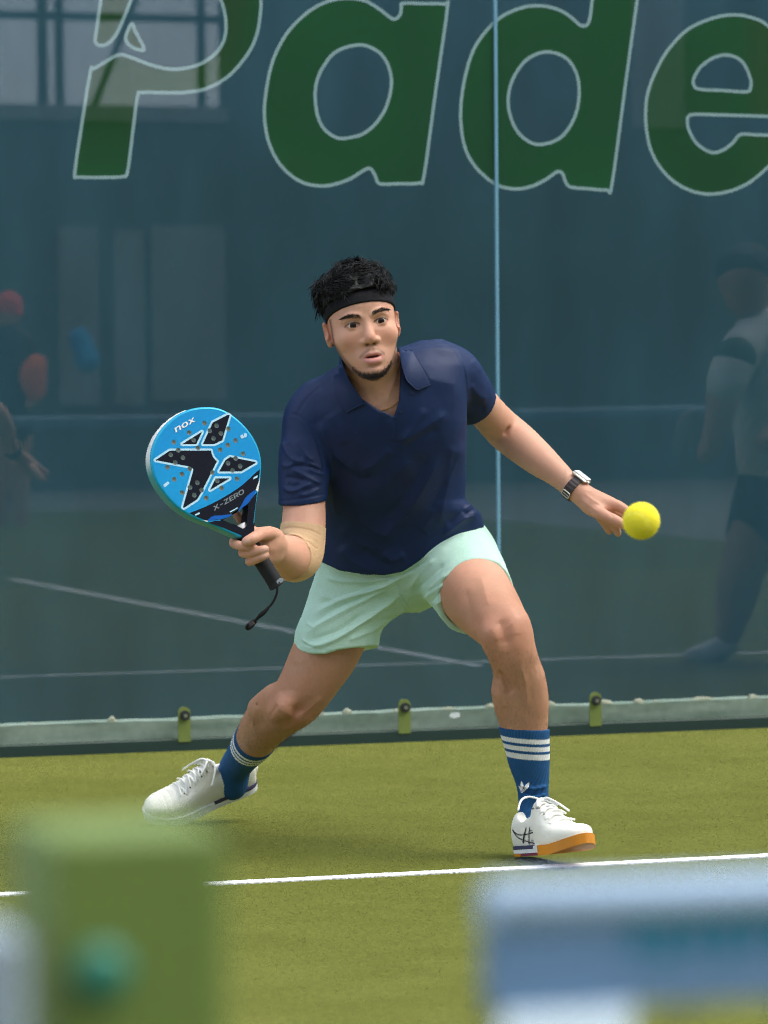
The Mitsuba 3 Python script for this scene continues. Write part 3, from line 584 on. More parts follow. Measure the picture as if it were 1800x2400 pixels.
lip = np.clip((yt-hv[:, 1])/2.2+0.5, 0, 1)*np.clip((hv[:, 1]-yb)/2.2+0.5, 0, 1)*(ax < 1)*ishead*(hv[:, 2] > 55)
C = lerp(C, (0.50, 0.19, 0.18), lip*0.78)
inner = np.clip(1-np.abs(hv[:, 1]+82.4)/3.0, 0, 1)*(np.abs(hv[:, 0]) < 16)*ishead*(hv[:, 2] > 60)*np.clip((82-hv[:, 2])/4+0.3, 0, 1)
C = lerp(C, (0.05, 0.012, 0.012), inner*1.2)  # dark of the mouth opening put into the colour
nost = blob((-8.3, -53, 85), (5.2, 3.6, 8))+blob((8.3, -53, 85), (5.2, 3.6, 8)); C = lerp(C, (0.05, 0.012, 0.010), nost*1.25)  # nostril shade painted into the skin colour
for s in (-1, 1):                                               # skin under brow hair, lash lines, painted shade of the lid crease
    e = EYE[0 if s < 0 else 1]; x = (hv[:, 0]-e[0])*s; y = hv[:, 1]-e[1]
    by_ = (21-0.0065*(x-10)**2) if s < 0 else (25-0.0085*(x-8)**2); t = np.exp(-((y-by_)/4.0)**2)*(np.abs(x-1.5) < 23)*ishead*(hv[:, 2] > 40)
    C = lerp(C, (0.10, 0.05, 0.035), t*0.72)
    xx = np.abs(x)/17.8; up = 5.8*(1-np.minimum(xx, 1)**2.2)
    C = lerp(C, (0.03, 0.015, 0.012), np.exp(-((y-up-0.5)/2.2)**2)*(xx < 1.03)*ishead*(hv[:, 2] > 50)*0.95)
    dn = -5.0*(1-np.minimum(xx, 1)**2); C = lerp(C, (0.22, 0.09, 0.06), np.exp(-((y-dn+0.8)/1.3)**2)*(xx < 1.0)*ishead*(hv[:, 2] > 50)*0.6)
    C = lerp(C, (0.30, 0.15, 0.10), np.exp(-((y-11.5+0.014*x*x)/1.7)**2)*(np.abs(x) < 17)*ishead*(hv[:, 2] > 50)*0.55)
stub = np.clip(-(hv[:, 1]+0.0)/1, 0, 1)*0
jl = -135+np.minimum((np.abs(hv[:, 0]+1)/60)**2.4*52, 110)       # jaw line height
dj = hv[:, 1]-jl
beard = np.exp(-((dj-3)/8.0)**2)*(hv[:, 1] < -35)*(hv[:, 2] > -20)*ishead
chin = blob((0, -128, 66), (30, 11, 40))
C = lerp(C, (0.045, 0.026, 0.02), np.clip(0.75*beard+0.95*chin, 0, 0.93))
st_ = np.clip((-48-hv[:, 1])/25, 0, 1)*np.clip((hv[:, 1]+140)/20, 0, 1)*(hv[:, 2] > -5)*ishead*np.clip(1-lip, 0, 1)*(.35+.65*meshkit.noise(V*900)); C = lerp(C, (0.26, 0.155, 0.115), 0.26*st_)
mx = np.abs(hv[:, 0]); my = -63-0.30*mx-0.0085*mx**2; mous = np.exp(-((hv[:, 1]-my)/4.0)**2)*(mx < 31)*(hv[:, 2] > 50)*ishead*(0.45+0.55*np.clip(mx/9, 0, 1))
C = lerp(C, (0.10, 0.055, 0.04), mous*0.55)
side = np.exp(-((np.abs(hv[:, 0])-76)/6)**2)*(hv[:, 1] < 24)*(hv[:, 1] > -62)*np.exp(-((hv[:, 2]-18-0.12*hv[:, 1])/9)**2)*ishead; C = lerp(C, (0.06, 0.035, 0.03), side*0.85)
def nail(C, tip, prev, wdt):                                    # finger nails
    a = J(*tip[:3]); b = J(*prev[:3]); ax_ = (a-b)/np.linalg.norm(a-b); c = a-ax_*0.004+np.array([0, 0, 0.006]); q = V-c; al = q@ax_; pr = np.linalg.norm(q-al[:, None]*ax_, axis=1)
    return lerp(C, (0.62, 0.36, 0.28), np.clip(1.4-np.maximum(np.abs(al)/0.008, pr/wdt), 0, 0.85)*(np.abs(al) < .009))
for f_ in ('ring', 'pinky', 'thumb'): C = nail(C, FING_R[f_][-1], FING_R[f_][-2], 0.0075)
C = nail(C, FING_L['thumb'][-1], FING_L['thumb'][-2], 0.007)
me = thing('person', 'man in navy polo shirt and mint shorts lunging with a blue padel racket', 'person')
obj('body', to_world(SKIN), 'skin_mat', me, smooth=True, color=np.clip(C, 0.005, 0.95))
# fine hair on shins, thighs and forearms
rngh = np.random.default_rng(8); nv = vnorm(SKIN); pxv = np.column_stack([900+FOC*V[:, 0]/(D0-V[:, 2]), 1200-FOC*V[:, 1]/(D0-V[:, 2])])
leg_ = (((pxv[:, 1] > 1520) & (pxv[:, 1] < 1702) & (pxv[:, 0] > 1000)) | ((pxv[:, 1] > 1670) & (pxv[:, 1] < 1752) & (pxv[:, 0] < 800))) & (nv[:, 2] > -.5)
hs = []
for i in rngh.choice(np.nonzero(leg_)[0], 2600, replace=False):
    d_ = np.array([rngh.normal(0, .35), -1, 0])-nv[i]*nv[i][1]*-1+nv[i]*.25+rngh.normal(0, .2, 3); d_ /= np.linalg.norm(d_); L_ = rngh.uniform(.006, .014); p_ = V[i]
    hs.append(tube(np.array([p_, p_+d_*L_*.5+nv[i]*.0006, p_+d_*L_+nv[i]*.0008]), np.array([.00013, .00012, .00004]), 3, False))
obj('leg_hair', to_world(cat_m(hs)), mat('leg_hair_mat', twos(prin((0.11, 0.058, 0.04), .6, .3))), me, kind='stuff')
# eyes
for e in EYE:
    b = trimesh.creation.icosphere(subdivisions=5, radius=13.4*HS); v = np.array(b.vertices)
    s = 1 if e[0] > 0 else -1
    look = np.array([(0.05 if s < 0 else 0.03), -0.02, 1.0]); look /= np.linalg.norm(look); cosang = (v/np.linalg.norm(v, axis=1, keepdims=True))@look; a = np.arccos(np.clip(cosang, -1, 1))*13.4
    col = np.where((a < 2.9)[:, None], [0.004, 0.004, 0.004], np.where((a < 8.0)[:, None], [0.020, 0.008, 0.005], [0.58, 0.51, 0.47])); col = np.where(((a >= 7.5) & (a < 8.4))[:, None], [0.03, 0.018, 0.014], col)
    k = obj('eye', to_world(trimesh.Trimesh(v@HR.T+H(*e), b.faces, process=False)), mat('eye_mat', prin(VC, 0.12, 0.35)), me, smooth=True, color=col)
# ---------------------------------------------------------------- clothes
def cloth(name, ca, cb, fr=260.0, rough=0.75, sheen=0.4, bump=0.00025, spec=0.25):
    def col(p, n, uv): return mix(ca, cb, fbm(p.x*14, p.y*14, p.z*14, 3))*mi.Color3f(0.92+0.16*noise(p.x*420, p.y*420, p.z*420))
    def hgt(p, n, uv): return bump*noise(p.x*fr*1.6, p.y*fr*1.6, p.z*fr*1.6)
    return mat(name, twos({'type': 'bumpmap', 'arbitrary': proc(hgt, 6e-4), 'scale': 1.0, 'bsdf': prin(proc(col), rough, spec, sheen=sheen, sheen_tint=0.6)}))
cloth('navy_mat', (0.004, 0.016, 0.066), (0.006, 0.022, 0.088), rough=0.55, sheen=0.12, spec=0.3)
cloth('mint_mat', (0.44, 0.66, 0.56), (0.49, 0.71, 0.61), rough=0.6, sheen=0.25)
cloth('tan_mat', (0.55, 0.35, 0.20), (0.60, 0.40, 0.235))
cloth('black_cloth_mat', (0.005, 0.005, 0.007), (0.008, 0.008, 0.011), rough=0.8, sheen=0.1)
mat('sock_mat', twos(prin(VC, 0.85, 0.15, sheen=0.3)))
def cutfn(px, w, slope=0.0, below=True):                        # a hem: keeps what lies above the traced line
    q = np.array([J(x, y, w)[:2] for x, y in px]); o = np.argsort(q[:, 0]); q = q[o]
    return lambda P: ((np.interp(P[:, 0], q[:, 0], q[:, 1])+slope*(P[:, 2]-w))-P[:, 1])*0.8
BIG = (np.full(3, -3.0), np.full(3, 3.0))
def plane(c, n):                                                # keeps the side that n points away from
    n = np.asarray(n, float)/np.linalg.norm(n); c = np.asarray(c, float); return lambda P: ((P-c)@n).astype(np.float32)
tb = lambda y, x0, x1, wc, hd: tr(y, x0, x1, wc, hd)
TORSO = [tb(798, 985, 1035, .085, .03), tb(812, 945, 1062, .09, .05), tb(838, 850, 1078, .095, .072), tb(860, 786, 1088, .097, .088), tb(897, 742, 1092, .095, .106), tb(942, 708, 1094, .088, .118), tb(985, 700, 1094, .078, .124), tb(1030, 706, 1092, .062, .127),
         tb(1090, 724, 1091, .034, .127), tb(1140, 740, 1091, .008, .126), tb(1168, 748, 1092, -.006, .126), tb(1184, 752, 1106, -.016, .126), tb(1204, 753, 1128, -.03, .126), tb(1245, 752, 1135, -.055, .128), tb(1300, 747, 1130, -.08, .132), tb(1360, 745, 1122, -.10, .132)]
HEM = [(735, 1312), (747, 1320), (796, 1338), (848, 1344), (900, 1347.5), (943, 1339), (978, 1317), (1014, 1287), (1060, 1261), (1105, 1245), (1128, 1239), (1145, 1252)]
slR = Field().chain([(752, 952, .085, 66), (728, 985, .10, 64), (720, 1037, .115, 58), (713, 1072, .128, 57.5), (711, 1120, .138, 56.5), (709.5, 1170, .148, 53.5), (709, 1205, .15, 53)], k=.008)
slR.add(cutfn([(640, 1188), (656, 1186.5), (700, 1184), (740, 1179), (762, 1176), (790, 1172)], .19, -0.12), *BIG, op='*')
slL = Field().chain([(1036, 860, .085, 60), (1064, 872, .062, 57), (1087, 899, .03, 52.5), (1106, 928, -.005, 48.5), (1122, 955, -.04, 46.5), (1142, 986, -.08, 46)], k=.008)
slL.add(plane(J(1124, 957, -.035), (.64, -.50, -.58)), *BIG, op='*')
def torso_field(k=0.03):
    F = Field().loft(TORSO, n=2.25)
    F.add(slR, *_bounds(slR), k=.022); F.add(slL, *_bounds(slL), k=.02)
    return F
def _bounds(F):
    pl = [p for p in F.p if p[4] == '+']; return np.min([p[1] for p in pl], 0), np.max([p[2] for p in pl], 0)
solid_shirt = torso_field()
shirt = torso_field()
VP = [J(x, y, .17)[:2] for x, y in [(800, 846), (822, 897), (848, 936), (887, 962), (924, 977), (935, 942), (939, 880), (937, 825), (905, 770), (840, 775)]]
def vcut(P):
    d = np.full(len(P), -1.0, np.float32); q = np.array(VP)
    for i in range(len(q)):
        a, b = q[i], q[(i+1) % len(q)]; t = b-a; nrm = np.array([-t[1], t[0]])/np.linalg.norm(t)
        if nrm@(q.mean(0)-a) > 0: nrm = -nrm
        d = np.maximum(d, ((P[:, :2]-a)@nrm).astype(np.float32))
    return np.maximum(d, 0.02-P[:, 2])
shirt.add(vcut, [VP[0][0]-.05, VP[4][1]-.05, 0], [VP[5][0]+.05, VP[9][1]+.05, .5], op='-')
shirt.chain([(860, 770, .19, 63), (870, 840, .155, 62), (884, 900, .12, 60)], k=.004, op='-')
shirt.add(cutfn(HEM, .03, -0.05), *BIG, op='*')
SH = relax(shirt.mesh(0.0030), 1)
Z3 = (640, 760, .3255); Z4 = (640, 960, .12658)
shirt_folds = [
    ([(330, 690), (385, 820), (440, 920), (520, 1010), (620, 1060)], 5, 15), ([(620, 1060), (720, 1010), (800, 940), (860, 880)], 3.5, 14), ([(440, 960), (540, 1060), (640, 1120), (760, 1080)], -4.5, 16),
    ([(400, 640), (470, 760), (520, 880)], 2.5, 16), ([(900, 840), (980, 815), (1110, 735), (1260, 630)], 3.5, 12), ([(930, 890), (1060, 820), (1200, 740)], -2.5, 12), ([(900, 860), (960, 800), (1040, 700), (1100, 600)], 2.5, 11),
    ([(1210, 930), (1090, 1150), (980, 1330), (860, 1470), (740, 1570)], 4.5, 14), ([(1130, 930), (1020, 1120), (900, 1300), (760, 1430)], -4.0, 18), ([(1385, 830), (1300, 1030), (1230, 1260), (1205, 1470)], 4.0, 12), ([(1330, 900), (1250, 1090), (1160, 1280), (1110, 1450)], -2.5, 14),
    ([(1290, 860), (1265, 1060), (1250, 1180)], 2.5, 9), ([(790, 1640), (860, 1700), (960, 1650)], 4, 11), ([(470, 1590), (560, 1700), (740, 1790)], 4, 14), ([(640, 1600), (740, 1690), (860, 1750)], -3, 13), ([(1210, 1490), (1255, 1495), (1330, 1430), (1400, 1390), (1490, 1375)], 5, 9),
    ([(1400, 1290), (1450, 1330), (1500, 1345)], 5, 8), ([(1385, 1390), (1440, 1340), (1510, 1330)], -4, 7), ([(1250, 1440), (1330, 1390), (1400, 1320)], -3, 10), ([(1060, 1500), (1120, 1420), (1160, 1320)], 2.5, 12),
    ([(500, 1300), (640, 1420), (760, 1500), (900, 1540)], 3, 18), ([(480, 1450), (600, 1560), (760, 1640)], 3, 15), ([(700, 1180), (800, 1150), (900, 1060), (1000, 960)], 2.5, 20), ([(420, 1020), (430, 1200), (460, 1400)], 3, 16),
    ([(875, 680), (880, 760), (882, 850)], -2.0, 3.2, 0.05), ([(840, 690), (846, 780), (850, 845)], 1.4, 7, .1), ([(850, 850), (880, 855), (930, 835)], -1.6, 3, .1), ([(900, 840), (960, 820)], 1.2, 7),
    ([(1268, 128), (1335, 215), (1380, 350), (1402, 560), (1392, 700)], -1.8, 3.0, .04), ([(1290, 150), (1350, 240), (1392, 360), (1410, 560)], 1.2, 5, .05), ([(965, 162), (1130, 146), (1275, 152)], -1.3, 3, .05), ([(180, 640), (240, 545), (330, 455), (420, 385)], -1.3, 3, .05), ([(150, 650), (210, 545), (330, 430)], 1.2, 5, .05),
    ([(1440, 240), (1490, 300), (1470, 330)], 2, 9), ([(1420, 420), (1480, 500), (1560, 530)], 3, 10), ([(1420, 560), (1490, 590), (1540, 600)], -3, 9), ([(1100, 380), (1200, 420), (1330, 430)], 2, 16)]
sleeve_folds = [([(170, 560), (230, 720), (320, 870), (440, 950), (600, 980)], 4.2, 6.5), ([(410, 540), (520, 720), (640, 870), (770, 970)], 3.6, 6), ([(240, 600), (380, 820), (560, 920)], -2.6, 7), ([(330, 1085), (520, 1200), (740, 1310), (920, 1395)], 3.8, 5.0), ([(150, 1010), (260, 1050), (400, 1010)], 3.2, 6),
    ([(620, 985), (760, 1040), (930, 1110)], 3.0, 4), ([(640, 1100), (800, 1160), (975, 1225)], 3.0, 4), ([(300, 1060), (480, 1040), (700, 1060), (900, 1140)], -3.4, 5.5), ([(190, 1250), (400, 1270), (640, 1320)], -3.4, 7), ([(180, 1380), (260, 1480), (380, 1510), (560, 1440), (760, 1345)], 4.0, 6.5),
    ([(260, 1370), (380, 1420), (520, 1380)], -3.0, 7), ([(420, 1560), (600, 1580), (760, 1510), (900, 1420)], 2.6, 6), ([(560, 1520), (720, 1470), (880, 1440)], -1.8, 6),
    ([(310, 70), (430, 95), (560, 170), (700, 330), (800, 540), (890, 820), (950, 1080)], -2.0, 2.8, .04), ([(330, 120), (520, 190), (650, 350), (760, 580), (850, 860)], 1.0, 5, .05), ([(120, 1695), (320, 1675), (560, 1645), (960, 1560)], -1.3, 2.2, .02), ([(120, 1740), (500, 1700), (960, 1610)], .8, 4, .02)]
shirt_folds = [(a[0], a[1]*(1.4 if abs(a[1]) > 2.1 else 1.0), a[2]*(1.15 if abs(a[1]) > 2.1 else 1.0), *a[3:]) for a in shirt_folds]; sleeve_folds = [(a[0], a[1]*(1.25 if abs(a[1]) > 2.1 else 1.0), *a[2:]) for a in sleeve_folds]
SH = folds(SH, shirt_folds, .15, Z3); SH = folds(SH, sleeve_folds, .18, Z4)
v = np.array(SH.vertices); SH = trimesh.Trimesh(v+vnorm(SH)*((meshkit.fbm(v*13, 3)-0.5)*0.006)[:, None], SH.faces, process=False)
ps = obj('polo_shirt', to_world(SH), 'navy_mat', me, smooth=True)
# sheets cut to a traced outline and laid over a surface
def sheet_on(px, wfun, th, w=.17, step=0.004, zoom=None, lift=None, smooth_w=True):
    from scipy.spatial import Delaunay
    X, Y, SC = zoom or (0, 0, 1.0)
    poly = px if isinstance(px, (sg.Polygon, sg.MultiPolygon)) else sg.Polygon([J(X+a*SC, Y+b*SC, w)[:2] for a, b in px]).buffer(0)
    out = []
    for g in getattr(poly, 'geoms', [poly]):
        if g.area < 1e-8: continue
        rings = [np.array(r.segmentize(step).coords)[:-1] for r in [g.exterior, *g.interiors]]
        x0, y0, x1, y1 = g.bounds; gx, gy = np.meshgrid(np.arange(x0, x1, step), np.arange(y0, y1, step)); gp = np.column_stack([gx.ravel(), gy.ravel()])
        inn = g.buffer(-step*0.45); gp = gp[shapely.contains_xy(inn, gp[:, 0], gp[:, 1])] if not inn.is_empty else gp[:0]
        P = np.vstack(rings+[gp]); tri = Delaunay(P).simplices; c = P[tri].mean(1); tri = tri[shapely.contains_xy(g, c[:, 0], c[:, 1])]
        a = P[tri]; cr = (a[:, 1, 0]-a[:, 0, 0])*(a[:, 2, 1]-a[:, 0, 1])-(a[:, 1, 1]-a[:, 0, 1])*(a[:, 2, 0]-a[:, 0, 0]); tri[cr < 0] = tri[cr < 0][:, ::-1]
        W = wfun(P)+(lift(P) if lift else 0.0); n = len(P)
        V = np.vstack([np.column_stack([P, W+th]), np.column_stack([P, W])]); Fs = [tri, tri[:, ::-1]+n]; o = 0
        for k, r in enumerate(rings):
            m_ = len(r); i = o+np.arange(m_); j = o+(np.arange(m_)+1) % m_
            Fs += [np.stack([i, i+n, j+n], 1), np.stack([i, j+n, j], 1)]; o += m_
        out.append(trimesh.Trimesh(V, np.vstack(Fs), process=False))
    return cat_m(out)
cref = Field().loft(TORSO, n=2.25).chain([(858, 770, .20, 68), (870, 840, .16, 70), (884, 900, .11, 70)], k=.03)
cw = lambda P: np.mean([front_w(cref, P+np.array([.013*math.cos(a), .013*math.sin(a)])) for a in np.arange(6)*np.pi/3], 0)
neck_c = J(872, 850, .15)[:2]
def lift_c(P):
    d = np.linalg.norm(P-J(872, 862, .15)[:2], axis=1); return 0.0065+0.0095*np.clip(1-(d-0.055)/0.06, 0, 1)
colL = sheet_on(catmull([(797, 822), (788, 850), (782, 880), (783, 908), (795, 943), (811, 968), (815, 967), (832, 957), (851, 948), (852, 945), (838, 922), (822, 897), (808, 866), (801, 845)], 3, True), cw, .003, lift=lift_c)
colR = sheet_on(catmull([(937, 816), (937, 828), (939, 846), (945, 872), (953, 893), (966, 906), (979, 915), (994, 909), (1008, 903), (1009, 899), (1004, 883), (991, 862), (978, 840), (966, 822), (953, 808), (944, 806)], 3, True), cw, .003, lift=lift_c)
obj('collar', to_world(relax(colL, 2)), 'navy_mat', ps, smooth=True); obj('collar', to_world(relax(colR, 2)), 'navy_mat', ps, smooth=True)
mat('button_mat', prin((0.012, 0.022, 0.075), 0.4, 0.4)); sw = lambda P: front_w(solid_shirt, P)
for x, y in ((966, 921), (940, 965), (900, 973)):
    obj('button', to_world(sheet_on(sg.Point(*J(x, y, .19)[:2]).buffer(.0048), sw, .002, step=.0016, lift=lambda P: 0.0005*np.ones(len(P)))), 'button_mat', ps, smooth=40)
mat('gold_mat', twos(prin((0.85, 0.58, 0.25), 0.25, 0.5, metallic=1.0)))
nk = np.array([J(x, y, .17)[:2] for x, y in catmull([(872, 962), (886, 963), (900, 961), (918, 954), (930, 944), (939, 932)], 5)])
bw = front_w(body, nk); obj('necklace', to_world(tube(np.column_stack([nk, bw+.0015]), .0013, 6)), 'gold_mat', me, smooth=True)

# shorts
shorts = Field()
shorts.loft([tb(1215, 765, 1118, -.06, .115), tb(1250, 760, 1138, -.07, .122), tb(1300, 752, 1160, -.085, .126), tb(1340, 746, 1165, -.10, .128), tb(1380, 732, 1120, -.115, .12), tb(1410, 722, 1040, -.12, .105), tb(1435, 714, 985, -.12, .085)], n=2.2)
legL = Field().loft([tb(1330, 746, 962, -.11, .10), tb(1390, 727, 970, -.105, .10), tb(1427, 714, 950, -.10, .098), tb(1455, 702, 915, -.095, .098), tb(1481, 693, 894, -.09, .098), (*tb(1510, 689, 889, -.088, .098),), tb(1545, 687, 888, -.085, .098)], n=2.2)
legL.add(cutfn([(670, 1485), (689, 1502), (696, 1517), (712, 1527), (734, 1532), (763, 1531), (792, 1523), (828, 1518), (870, 1512), (886, 1509), (900, 1495)], -.0, 0.10), *BIG, op='*')
legL.chain([(800, 1450, -.09, 62), (778, 1505, -.085, 76), (760, 1570, -.075, 76)], k=.003, op='-', ws=1.0)
shorts.add(legL, *_bounds(legL), k=.012)
legR = Field().chain([(1050, 1300, -.09, 106), (1082, 1345, .0, 100), (1108, 1388, .08, 92), (1124, 1416, .13, 88), (1140, 1440, .17, 88)], k=.01)
legR.add(plane(J(1115, 1400, .10), (.27, -.30, .91)), *BIG, op='*')
legR.chain([(1114, 1397, .098, 80), (1125, 1412, .125, 82.5), (1155, 1445, .17, 83.5)], k=.003, op='-')
shorts.add(legR, *_bounds(legR), k=.02)
SO = relax(shorts.mesh(0.0030), 1)
ZS = (640, 1300, .36166)
short_folds = [([(160, 590), (260, 600), (420, 540), (600, 425), (760, 310), (850, 240)], 4.5, 8), ([(200, 520), (330, 440), (560, 310), (800, 190)], 4, 8), ([(240, 400), (420, 310), (700, 205), (900, 100)], 3.5, 9), ([(280, 250), (400, 290), (600, 235), (820, 160)], 3.5, 9), ([(310, 130), (430, 172), (640, 168), (830, 130)], 3.2, 7),
    ([(230, 460), (400, 350), (640, 250)], -2.6, 9), ([(260, 330), (480, 260), (700, 190)], -2.6, 8), ([(220, 560), (420, 490), (620, 360)], -3, 9), ([(1000, 255), (1100, 170), (1180, 115), (1250, 80)], -2.4, 4.2), ([(1000, 235), (1090, 150), (1200, 80)], 2.6, 7), ([(870, 235), (950, 130), (1050, 15)], 3.2, 7), ([(900, 260), (1000, 150), (1110, 40)], -2.4, 7),
    ([(960, 305), (1045, 225), (1180, 125)], 3.0, 6), ([(1040, 335), (1110, 255), (1180, 175)], 3.0, 6), ([(1000, 315), (1080, 240), (1150, 190)], -2.6, 5), ([(808, 190), (838, 280), (885, 350)], -2.0, 2.6, .05), ([(800, 200), (828, 290), (870, 350)], 1.2, 4, .05), ([(185, 540), (230, 578), (300, 586)], 2.6, 4), ([(200, 570), (250, 600), (310, 605)], -2, 3.5), ([(210, 440), (240, 460), (265, 470)], 2, 4),
    ([(640, 500), (690, 460), (760, 420), (860, 360)], 2.4, 6), ([(480, 560), (580, 520), (690, 480)], 2, 8), ([(700, 130), (800, 140), (900, 90), (1010, 20)], -3.5, 6), ([(1300, 60), (1400, 40), (1480, 60)], 1.5, 12)]
SO = folds(SO, [(a[0], a[1]*1.8, a[2]*.85, *a[3:]) for a in short_folds], .0, ZS)
v = np.array(SO.vertices); SO = trimesh.Trimesh(v+vnorm(SO)*((meshkit.fbm(v*15+9, 3)-0.5)*0.006)[:, None], SO.faces, process=False)
obj('shorts', to_world(SO), 'mint_mat', me, smooth=True)

# compression sleeve over the racket elbow
ew = Field().chain([(714, 1180, .148, 49.5), (711, 1235, .17, 51), (703, 1290, .20, 54.5), (690, 1308, .24, 54.5), (668, 1302, .31, 49.5)], k=.008)
ew.add(plane(J(711, 1232, .17), (.10, .98, -.16)), *BIG, op='*'); ew.add(plane(J(680, 1300, .272), (-.36, .10, .92)), *BIG, op='*')
EW = relax(ew.mesh(0.0022), 1)
EW = folds(EW, [(a[0], a[1]*1.4, *a[2:]) for a in [([(880, 400), (980, 360), (1150, 365), (1330, 400), (1490, 480)], -1.6, 2.4, .05), ([(870, 440), (1000, 420), (1200, 440), (1400, 530), (1480, 620)], 1.6, 3.5), ([(860, 500), (960, 470), (1120, 490), (1300, 570), (1440, 690)], -2.2, 2.6, .05), ([(860, 475), (1000, 450), (1200, 500), (1400, 620)], 1.6, 2.5), ([(1100, 540), (1250, 590), (1380, 690), (1440, 800)], -1.6, 2.2), ([(1180, 560), (1320, 650), (1420, 780)], 1.4, 2.5)]], .22, (520, 1180, .15672))
obj('elbow_sleeve', to_world(EW), 'tan_mat', me, smooth=True)

# socks: knitted in colours, ribbed
def sock(F, top_c, top_n, h, stripe_s, name):
    m = relax(F.mesh(h), 1); v = np.array(m.vertices); n_ = np.asarray(top_n)/np.linalg.norm(top_n); s = (v-top_c)@n_
    e1 = np.cross(n_, [0.2, 0.1, 1]); e1 /= np.linalg.norm(e1); e2 = np.cross(n_, e1); q = v-top_c; th = np.arctan2(q@e2, q@e1)
    rib = np.cos(th*46); v2 = v+vnorm(m)*(rib*0.0004)[:, None]
    st = np.zeros(len(v))
    for a, b in stripe_s: st = np.maximum(st, np.clip((s-a)/.0012+.5, 0, 1)*np.clip((b-s)/.0012+.5, 0, 1))
    col = np.array([0.022, 0.095, 0.245])*(0.86+0.16*rib[:, None]+0.12*(meshkit.fbm(v*60, 2)[:, None]-.5)); wh = np.array([0.74, 0.76, 0.78])*(0.94+0.08*rib[:, None])
    col = col*(1-st[:, None])+wh*st[:, None]
    return obj(name, to_world(trimesh.Trimesh(v2, m.faces, process=False)), 'sock_mat', me, smooth=True, color=np.clip(col, 0, 1)), m
STR = ((.020, .031), (.038, .049), (.056, .069))
sf = Field().chain([(1226, 1680, .205, 57), (1229, 1705, .20, 56.5), (1236, 1750, .185, 50), (1240, 1783, .175, 46), (1247, 1826, .165, 37.5), (1250, 1862, .16, 33.5), (1251, 1890, .16, 33.5), (1250, 1925, .165, 36)], k=.006)
sf.chain([(1212, 1838, .195, 2), (1250, 1848, .205, 2), (1284, 1842, .19, 2)], k=.006).chain([(1216, 1858, .19, 2.5), (1250, 1868, .205, 2.5), (1282, 1860, .19, 2)], k=.006)
tc = J(1229, 1706, .20); sf.add(plane(tc, (.065, .99, .03)), *BIG, op='*')
k1, sock_f = sock(sf, tc, (-.08, -.99, -.06), .0020, STR, 'sock')
dirb = J(543, 1812, -.56)-J(612, 1712, -.32)
sb = Field().chain([(616, 1706, -.30, 53), (602, 1728, -.36, 49), (590, 1745, -.40, 46), (575, 1765, -.46, 40), (553, 1795, -.53, 35.5), (546, 1818, -.555, 36), (543, 1840, -.57, 36)], k=.006)
tcb = J(600, 1730, -.365); sb.add(plane(tcb, -dirb), *BIG, op='*')
k2, sock_b = sock(sb, tcb, dirb, .0020, STR, 'sock')
# white three-leaf emblem on the front sock
ez = lambda a, b: (1120+.1929*a, 1660+.1929*b)
leaf = [[(530, 885), (552, 925), (556, 960), (540, 985), (522, 960), (518, 925)], [(620, 900), (622, 935), (600, 975), (572, 985), (566, 960), (584, 925)], [(497, 945), (520, 955), (540, 985), (520, 992), (505, 975)]]
em = [sg.Polygon([J(*ez(*p), .2)[:2] for p in catmull(l, 4, True)]) for l in leaf]
em += [sg.Polygon([J(*ez(*p), .2)[:2] for p in q]) for q in ([(512, 994), (604, 970), (600, 978), (514, 1002)], [(516, 1008), (594, 986), (586, 995), (520, 1016)], [(520, 1022), (580, 1002), (556, 1020), (530, 1032)])]
fw = lambda P: front_w(sf, P)
mat('white_print_mat', twos(prin((0.78, 0.79, 0.80), 0.7, 0.2)))
obj('emblem', to_world(cat_m([sheet_on(e.buffer(0), fw, .0012, step=.0025, lift=lambda P: 0.0003*np.ones(len(P))) for e in em])), 'white_print_mat', k1, label='white three leaf emblem')

# ---------------------------------------------------------------- headband and hair
hl = Field().loft([(-40, -75, 75, 12, 70), (0, -79.5, 79.5, -4, 88), (20, -80.5, 80.5, -6, 93), (40, -80, 80, -8, 96), (60, -76, 76, -9, 93), (80, -67, 67, -9, 82), (100, -49, 49, -9, 60), (113, -30, 30, -9, 38), (120, -10, 10, -9, 14)], X=HX, n=2.15)
def hq(P): return ((P-HO.astype(np.float32))@HR.astype(np.float32))/HS
band = Field().add(lambda P: (lambda q, d: np.maximum(d-4.2*HS, np.maximum((22+0.285*q[:, 2]+0.0*q[:, 0])-q[:, 1], q[:, 1]-(62+0.26*q[:, 2]))*HS*.95))(hq(P), hl(P)), H(0, 40, 0)-.13, H(0, 40, 0)+.13)
BD = relax(band.mesh(.0022), 2)
obj('headband', to_world(BD), 'black_cloth_mat', me, smooth=60)
hair = Field()
def hairf(P):
    q = hq(P); c = np.array([-1.5, 70., -12.]); r = np.array([89., 78., 100.]); k1 = np.linalg.norm((q-c)/r, axis=1); k2 = np.linalg.norm((q-c)/(r*r), axis=1); d = k1*(k1-1)/np.maximum(k2, 1e-6)
    d = d+17*(meshkit.noise(q/26.0+3)-0.5)+9*(meshkit.noise(q/12.0+7)-0.5)
    lo_ = 56+0.27*q[:, 2]-0.1*np.minimum(q[:, 2], 0)-0.22*np.maximum(-q[:, 2]-10, 0)-4*np.clip(-q[:, 0]/60, -1, 1)
    return (np.maximum(d, (lo_-q[:, 1])*0.8)*HS*0.8).astype(np.float32)
hair.add(hairf, H(0, 70, -10)-.15, H(0, 70, -10)+.15)
HM = relax(hair.mesh(.0026), 1)
mat('hair_mat', twos(prin((0.005, 0.005, 0.006), 0.5, 0.3)))
rng = np.random.default_rng(21); hv_ = ((np.asarray(HM.vertices)-HO)@HR)/HS; hn = vnorm(HM)@HR
